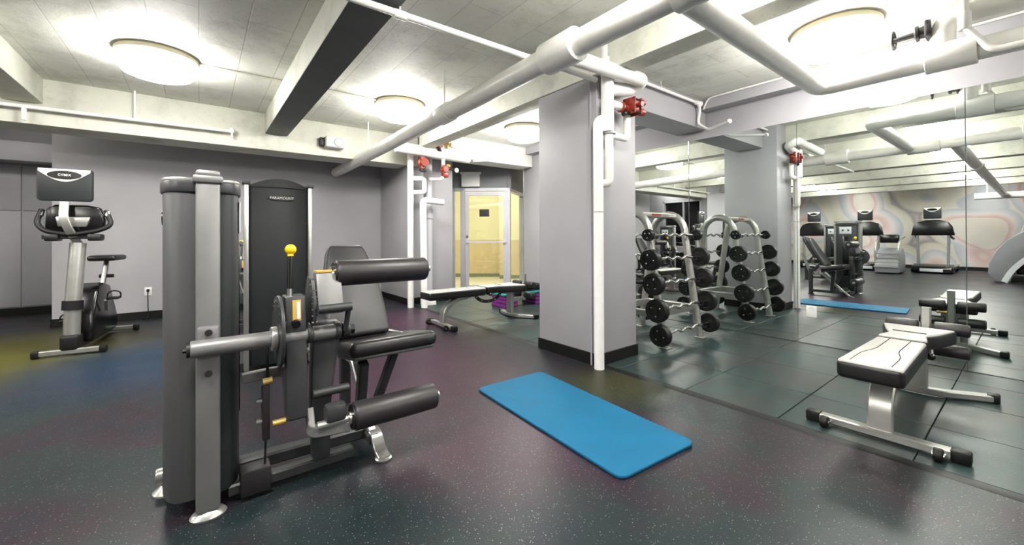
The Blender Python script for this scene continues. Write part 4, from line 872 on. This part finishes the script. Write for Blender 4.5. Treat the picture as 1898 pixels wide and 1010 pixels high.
def bike():
    T = thing('exercise_bike', 'upright exercise bike with silver post and screen before the grey wall', 'exercise bike', (0, 0, 0))
    fb = MB().bar([(-0.235, 0, 0.04), (0.235, 0, 0.04)], 0.05, 0.05).build('front_stabiliser', 'silver', T)
    for s_ in (-1, 1): MB().box(s_*0.235-0.028, s_*0.235+0.028, -0.036, 0.036, 0.002, 0.072, bev=0.014).build('foot_cap', 'black_rubber', fb)
    rb = MB().bar([(-0.24, 1.13, 0.04), (0.24, 1.13, 0.04)], 0.05, 0.05).build('rear_stabiliser', 'silver', T)
    for s_ in (-1, 1): MB().box(s_*0.24-0.028, s_*0.24+0.028, 1.10, 1.16, 0.002, 0.07, bev=0.012).build('foot_cap', 'black_rubber', rb)
    MB().bar([(0, 0.02, 0.06), (0, 1.12, 0.06)], 0.07, 0.06).build('base_rail', 'dark_frame', T)
    MB().sweep([(-0.005, 0.04, 0.10), (0.0, 0.05, 0.45), (0.025, 0.10, 1.10)], [(0.05*math.cos(a), 0.062*math.sin(a)) for a in [2*PI*k/18 for k in range(18)]], up=(0, 1, 0), rad=0.1).build('front_post', 'silver', T)
    MB().box(-0.075, 0.065, -0.03, 0.12, 0.04, 0.20, bev=0.03, seg=3).build('post_foot_cover', 'black_rubber', T)
    MB().sweep([(0.0, 0.045, 0.44), (0.002, 0.05, 0.53)], [(0.065*math.cos(a), 0.077*math.sin(a)) for a in [2*PI*k/18 for k in range(18)]], up=(0, 1, 0)).build('post_collar', 'black_rubber', T)
    # console
    MB().bar([(0.03, 0.08, 1.10), (0.0, -0.03, 1.22), (-0.035, -0.05, 1.34), (-0.035, -0.02, 1.50)], 0.065, 0.03, up=(0, 1, 0), rad=0.1).build('screen_neck', 'silver', T)
    MB().prism([(-0.20, 1.24), (-0.14, 1.20), (0.14, 1.20), (0.22, 1.24), (0.23, 1.34), (0.19, 1.46), (0.10, 1.48), (-0.13, 1.48), (-0.19, 1.44)], 'y', 0.06, 0.14, 0.02, 3).build('console_pod', 'black_gloss', T)
    MB().prism([(-0.10, 1.26), (0.10, 1.26), (0.13, 1.36), (-0.12, 1.36)], 'y', 0.035, 0.07, 0.01).build('console_bracket', 'silver', T)
    tv_box(T, (-0.03, -0.03, 1.51), 0.385, 0.315, 0.05)
    hb = MB().tube([(-0.225, 0.10, 1.43), (-0.255, 0.06, 1.30), (-0.19, 0.02, 1.22), (0, 0.0, 1.18), (0.19, 0.02, 1.22), (0.285, 0.06, 1.28), (0.23, 0.10, 1.43)], 0.022, rad=0.06, seg=14).build('handlebar', 'black_rubber', T)
    for s_, x in ((-1, -0.235), (1, 0.245)): MB().cyl((x, 0.085, 1.37), (x-s_*-0.005 - (0.01 if s_ > 0 else -0.012), 0.10, 1.42), 0.024).build('pulse_grip', 'chrome', hb)
    MB().bar([(-0.20, 0.05, 1.16), (0.22, 0.05, 1.16)], 0.08, 0.04).build('lower_bar', 'black_rubber', T)
    for x in (-0.13, 0.17): MB().box(x-0.05, x+0.05, -0.02, 0.1, 1.12, 1.19, bev=0.015).build('elbow_pad', 'black_vinyl', T)
    # drive body
    MB().prism([(0.18, 0.08), (0.95, 0.08), (1.0, 0.20), (0.80, 0.50), (0.72, 0.62), (0.52, 0.66), (0.35, 0.60), (0.20, 0.35)], 'x', -0.08, 0.11, 0.03, 3).build('drive_housing', 'black_gloss', T)
    st = MB().bar([(0.06, 0.62, 0.55), (0.085, 0.70, 0.90)], 0.045, 0.045, up=(0, 1, 0)).build('seat_post', 'chrome', T)
    MB().cyl((0.03, 0.66, 0.72), (0.15, 0.66, 0.72), 0.02).build('post_knob', 'black_rubber', st)
    MB().prism([(-0.03, 0.50), (0.03+0.17, 0.50), (0.23, 0.80), (0.16, 0.86), (-0.0, 0.86), (-0.06, 0.80)], 'z', 0.895, 0.955, 0.025, 3).build('saddle', 'black_vinyl', T)
    for s_ in (-1, 1):
        x = 0.015+s_*0.13; dy, dz = (0.10, 0.12) if s_ > 0 else (-0.1, -0.12)
        ck = MB().bar([(x, 0.45, 0.36), (x+s_*0.02, 0.45-dy, 0.36+dz)], 0.02, 0.03, up=(1, 0, 0)).build('crank', 'silver', T)
        px_, py_, pz_ = x+s_*0.08, 0.45-dy, 0.36+dz+0.02
        MB().box(px_-0.05, px_+0.05, py_-0.05, py_+0.05, pz_-0.012, pz_+0.012, bev=0.006).build('pedal', 'black_rubber', ck)
        MB().tube([(px_-0.05, py_, pz_), (px_-0.05, py_, pz_+0.05), (px_, py_-0.01, pz_+0.085), (px_+0.06, py_, pz_+0.06), (px_+0.055, py_, pz_)], 0.007, rad=0.04, seg=8).build('pedal_strap', 'black_rubber', ck)
    return T
bk = bike(); bk.location = (-1.0, 5.80, 0); bk.rotation_euler.z = math.radians(-7)

# ================================================================== TREADMILLS (front towards +x)
def treadmill():
    T = thing('treadmill', 'x', 'treadmill', (0, 0, 0), 'treadmills before the mural')
    MB().prism([(0.0, 0.02), (0.0, 0.16), (-0.06, 0.20), (-0.45, 0.26), (-0.55, 0.24), (-0.6, 0.02)], 'y', -0.43, 0.43, 0.03, 3).build('motor_hood', 'black_gloss', T)
    MB().box(0.0, 0.012, -0.24, 0.24, 0.055, 0.145, bev=0.004).build('name_strip', 'label_grey', T)
    dk = MB().box(-2.05, -0.45, -0.40, 0.40, 0.06, 0.17, bev=0.02).build('deck', 'dark_frame', T)
    MB().box(-2.03, -0.5, -0.26, 0.26, 0.165, 0.177).build('belt', 'black_rubber', dk)
    for s_ in (-1, 1):
        MB().box(-2.05, -0.4, s_*0.35-0.07, s_*0.35+0.07, 0.165, 0.20, bev=0.01).build('side_rail', 'silver', dk)
        for x in (-0.3, -1.95): MB().cyl((x, s_*0.36, 0), (x, s_*0.36, 0.08), 0.035, bev=0.005).build('foot', 'black_rubber', T)
        MB().bar([(-0.42, s_*0.31, 0.20), (-0.36, s_*0.33, 1.16)], 0.06, 0.08, up=(1, 0, 0)).build('upright', 'silver', T)
        MB().bar([(-0.36, s_*0.36, 1.10), (-0.90, s_*0.38, 1.02)], 0.05, 0.05).build('handrail', 'black_rubber', T)
    MB().prism([(-0.46, 1.12), (0.46, 1.12), (0.41, 1.38), (0.33, 1.52), (0.15, 1.58), (-0.15, 1.58), (-0.33, 1.52), (-0.41, 1.38)], 'x', -0.42, -0.26, 0.03, 3).build('console', 'black_gloss', T)
    MB().box(-0.36, -0.32, -0.04, 0.04, 1.55, 1.66).build('screen_neck', 'silver', T)
    tv = MB().prism([(-0.19, 1.64), (-0.17, 1.62), (0.17, 1.62), (0.19, 1.64), (0.19, 1.96), (-0.19, 1.96)], 'x', -0.38, -0.31, 0.012).build('screen_shell', 'dark_shroud', T)
    n = 14; cr = [(-0.18+0.36*k/n, 1.955) for k in range(n+1)]+[(0.18-0.36*k/n, 1.93-0.10*math.sin(PI*k/n)) for k in range(n+1)]
    MB().prism(cr, 'x', -0.312, -0.300).build('crescent_trim', 'label_white', tv)
    MB().prism([(0.11*math.cos(a), 1.895+0.036*math.sin(a)) for a in [2*PI*k/22 for k in range(22)]], 'x', -0.31, -0.294).build('oval_badge', 'black_gloss', tv)
    return T
tm = treadmill(); tm.location = (-6.84, 1.9, 0); tm['label'] = 'black and silver treadmill standing clear before mural, seen in mirror'
t_ = copy_tree(tm); t_.location = (-6.84, 3.45, 0); t_['label'] = 'middle treadmill partly hidden by leg machine in the mirror'
t_ = copy_tree(tm); t_.location = (-6.84, 4.85, 0); t_['label'] = 'farthest treadmill near the reflected column in the mirror'

# arc trainer
def arc_trainer():
    T = thing('arc_trainer', 'large grey arc trainer with pale curved stripe, seen in the mirror', 'gym machine', (-5.1, 0.1, 0))
    outer = [(0.60, 0.02), (0.72, 0.20), (0.70, 0.45), (0.60, 0.75), (0.42, 1.02), (0.18, 1.22), (-0.10, 1.33), (-0.35, 1.36), (-0.35, 0.9), (-0.1, 0.80), (0.12, 0.62), (0.28, 0.36), (0.38, 0.02)]
    for X, nm in ((-5.35, 'a'), (-4.88, 'b')):
        sh = MB().prism(outer, 'x', X-0.07, X+0.07, 0.02, 3).build('side_shell', 'shell_grey', T)
        MB().bar([(X+0.075, 0.47, 0.02), (X+0.075, 0.36, 0.30), (X+0.075, 0.12, 0.62), (X+0.075, -0.35, 0.85)], 0.10, 0.02, up=(1, 0, 0), rad=0.15).build('pale_stripe', 'label_grey', sh)
    MB().box(-5.4, -4.82, -0.9, 0.4, 0.03, 0.22, bev=0.03).build('base', 'black_gloss', T)
    MB().box(-5.30, -4.92, -0.5, 0.30, 0.2, 0.8, bev=0.05).build('core', 'black_gloss', T)
    for X in (-5.25, -4.97): MB().box(X-0.09, X+0.09, -0.75, -0.35, 0.25, 0.31, bev=0.02).build('foot_tray', 'black_rubber', T)
    MB().bar([(-5.11, 0.2, 1.1), (-5.11, 0.12, 1.55)], 0.08, 0.06, up=(0, 1, 0)).build('mast', 'silver', T)
    MB().box(-5.33, -4.89, 0.02, 0.12, 1.5, 1.75, bev=0.03).build('console', 'black_gloss', T)
    for X in (-5.38, -4.84): MB().tube([(X, -0.1, 1.15), (X, -0.14, 1.45), (X, 0.02, 1.65), (X, 0.06, 1.85)], 0.022, rad=0.1).build('handle', 'black_rubber', T)
arc_trainer()
def stepper():
    T = thing('stair_stepper', 'silver ribbed stepper with curved handrails between treadmills, seen in mirror', 'gym machine', (-6.2, 2.72, 0))
    MB().prism([(-6.9, 0.02), (-5.85, 0.02), (-5.82, 0.25), (-6.0, 0.5), (-6.35, 0.72), (-6.6, 0.75), (-6.9, 0.5)], 'y', 2.45, 2.98, 0.03, 3).build('housing', 'shell_grey', T)
    for k in range(4): MB().bar([(-5.80-0.02-k*0.07, 2.44, 0.2+k*0.13), (-5.82-k*0.07, 2.99, 0.2+k*0.13)], 0.05, 0.04).build('rib', 'silver', T)
    for y_ in (2.46, 2.97): MB().tube([(-5.95, y_, 0.25), (-5.9, y_, 0.8), (-6.2, y_, 1.0), (-6.8, y_, 1.08)], 0.028, rad=0.2).build('handrail', 'silver', T)
    MB().box(-6.4, -6.25, 2.5, 2.93, 0.9, 1.15, bev=0.03).build('console', 'black_gloss', T)
stepper()

# ================================================================== AEROBIC STEP
sx, sy = 4.42, 5.35
stp = thing('aerobic_step', 'black topped aerobic step on purple risers near glass door', 'step platform', (sx, sy, 0))
for X in (sx-0.45, sx+0.20):
    for k in range(3): MB().box(X-0.13+0.004*k, X+0.13-0.004*k, sy-0.19, sy+0.19, k*0.062, k*0.062+0.056, bev=0.008).build('riser', 'purple_plastic', stp, 'purple stacking riser')
MB().box(sx-0.60, sx+0.36, sy-0.2, sy+0.2, 0.190, 0.235, bev=0.015).build('platform', 'teal_plastic', stp, 'teal platform body')
MB().box(sx-0.58, sx+0.34, sy-0.19, sy+0.19, 0.235, 0.262, bev=0.01).build('tread_mat', 'black_rubber', stp)
stp2 = thing('aerobic_step', 'second step platform laid on top of the teal step', 'step platform', (sx, sy, 0.262))
MB().box(sx-0.52, sx+0.36, sy-0.19, sy+0.19, 0.264, 0.30, bev=0.012).build('platform', 'black_gloss', stp2)
MB().box(sx-0.50, sx+0.34, sy-0.18, sy+0.18, 0.30, 0.325, bev=0.01).build('tread_mat', 'black_rubber', stp2)
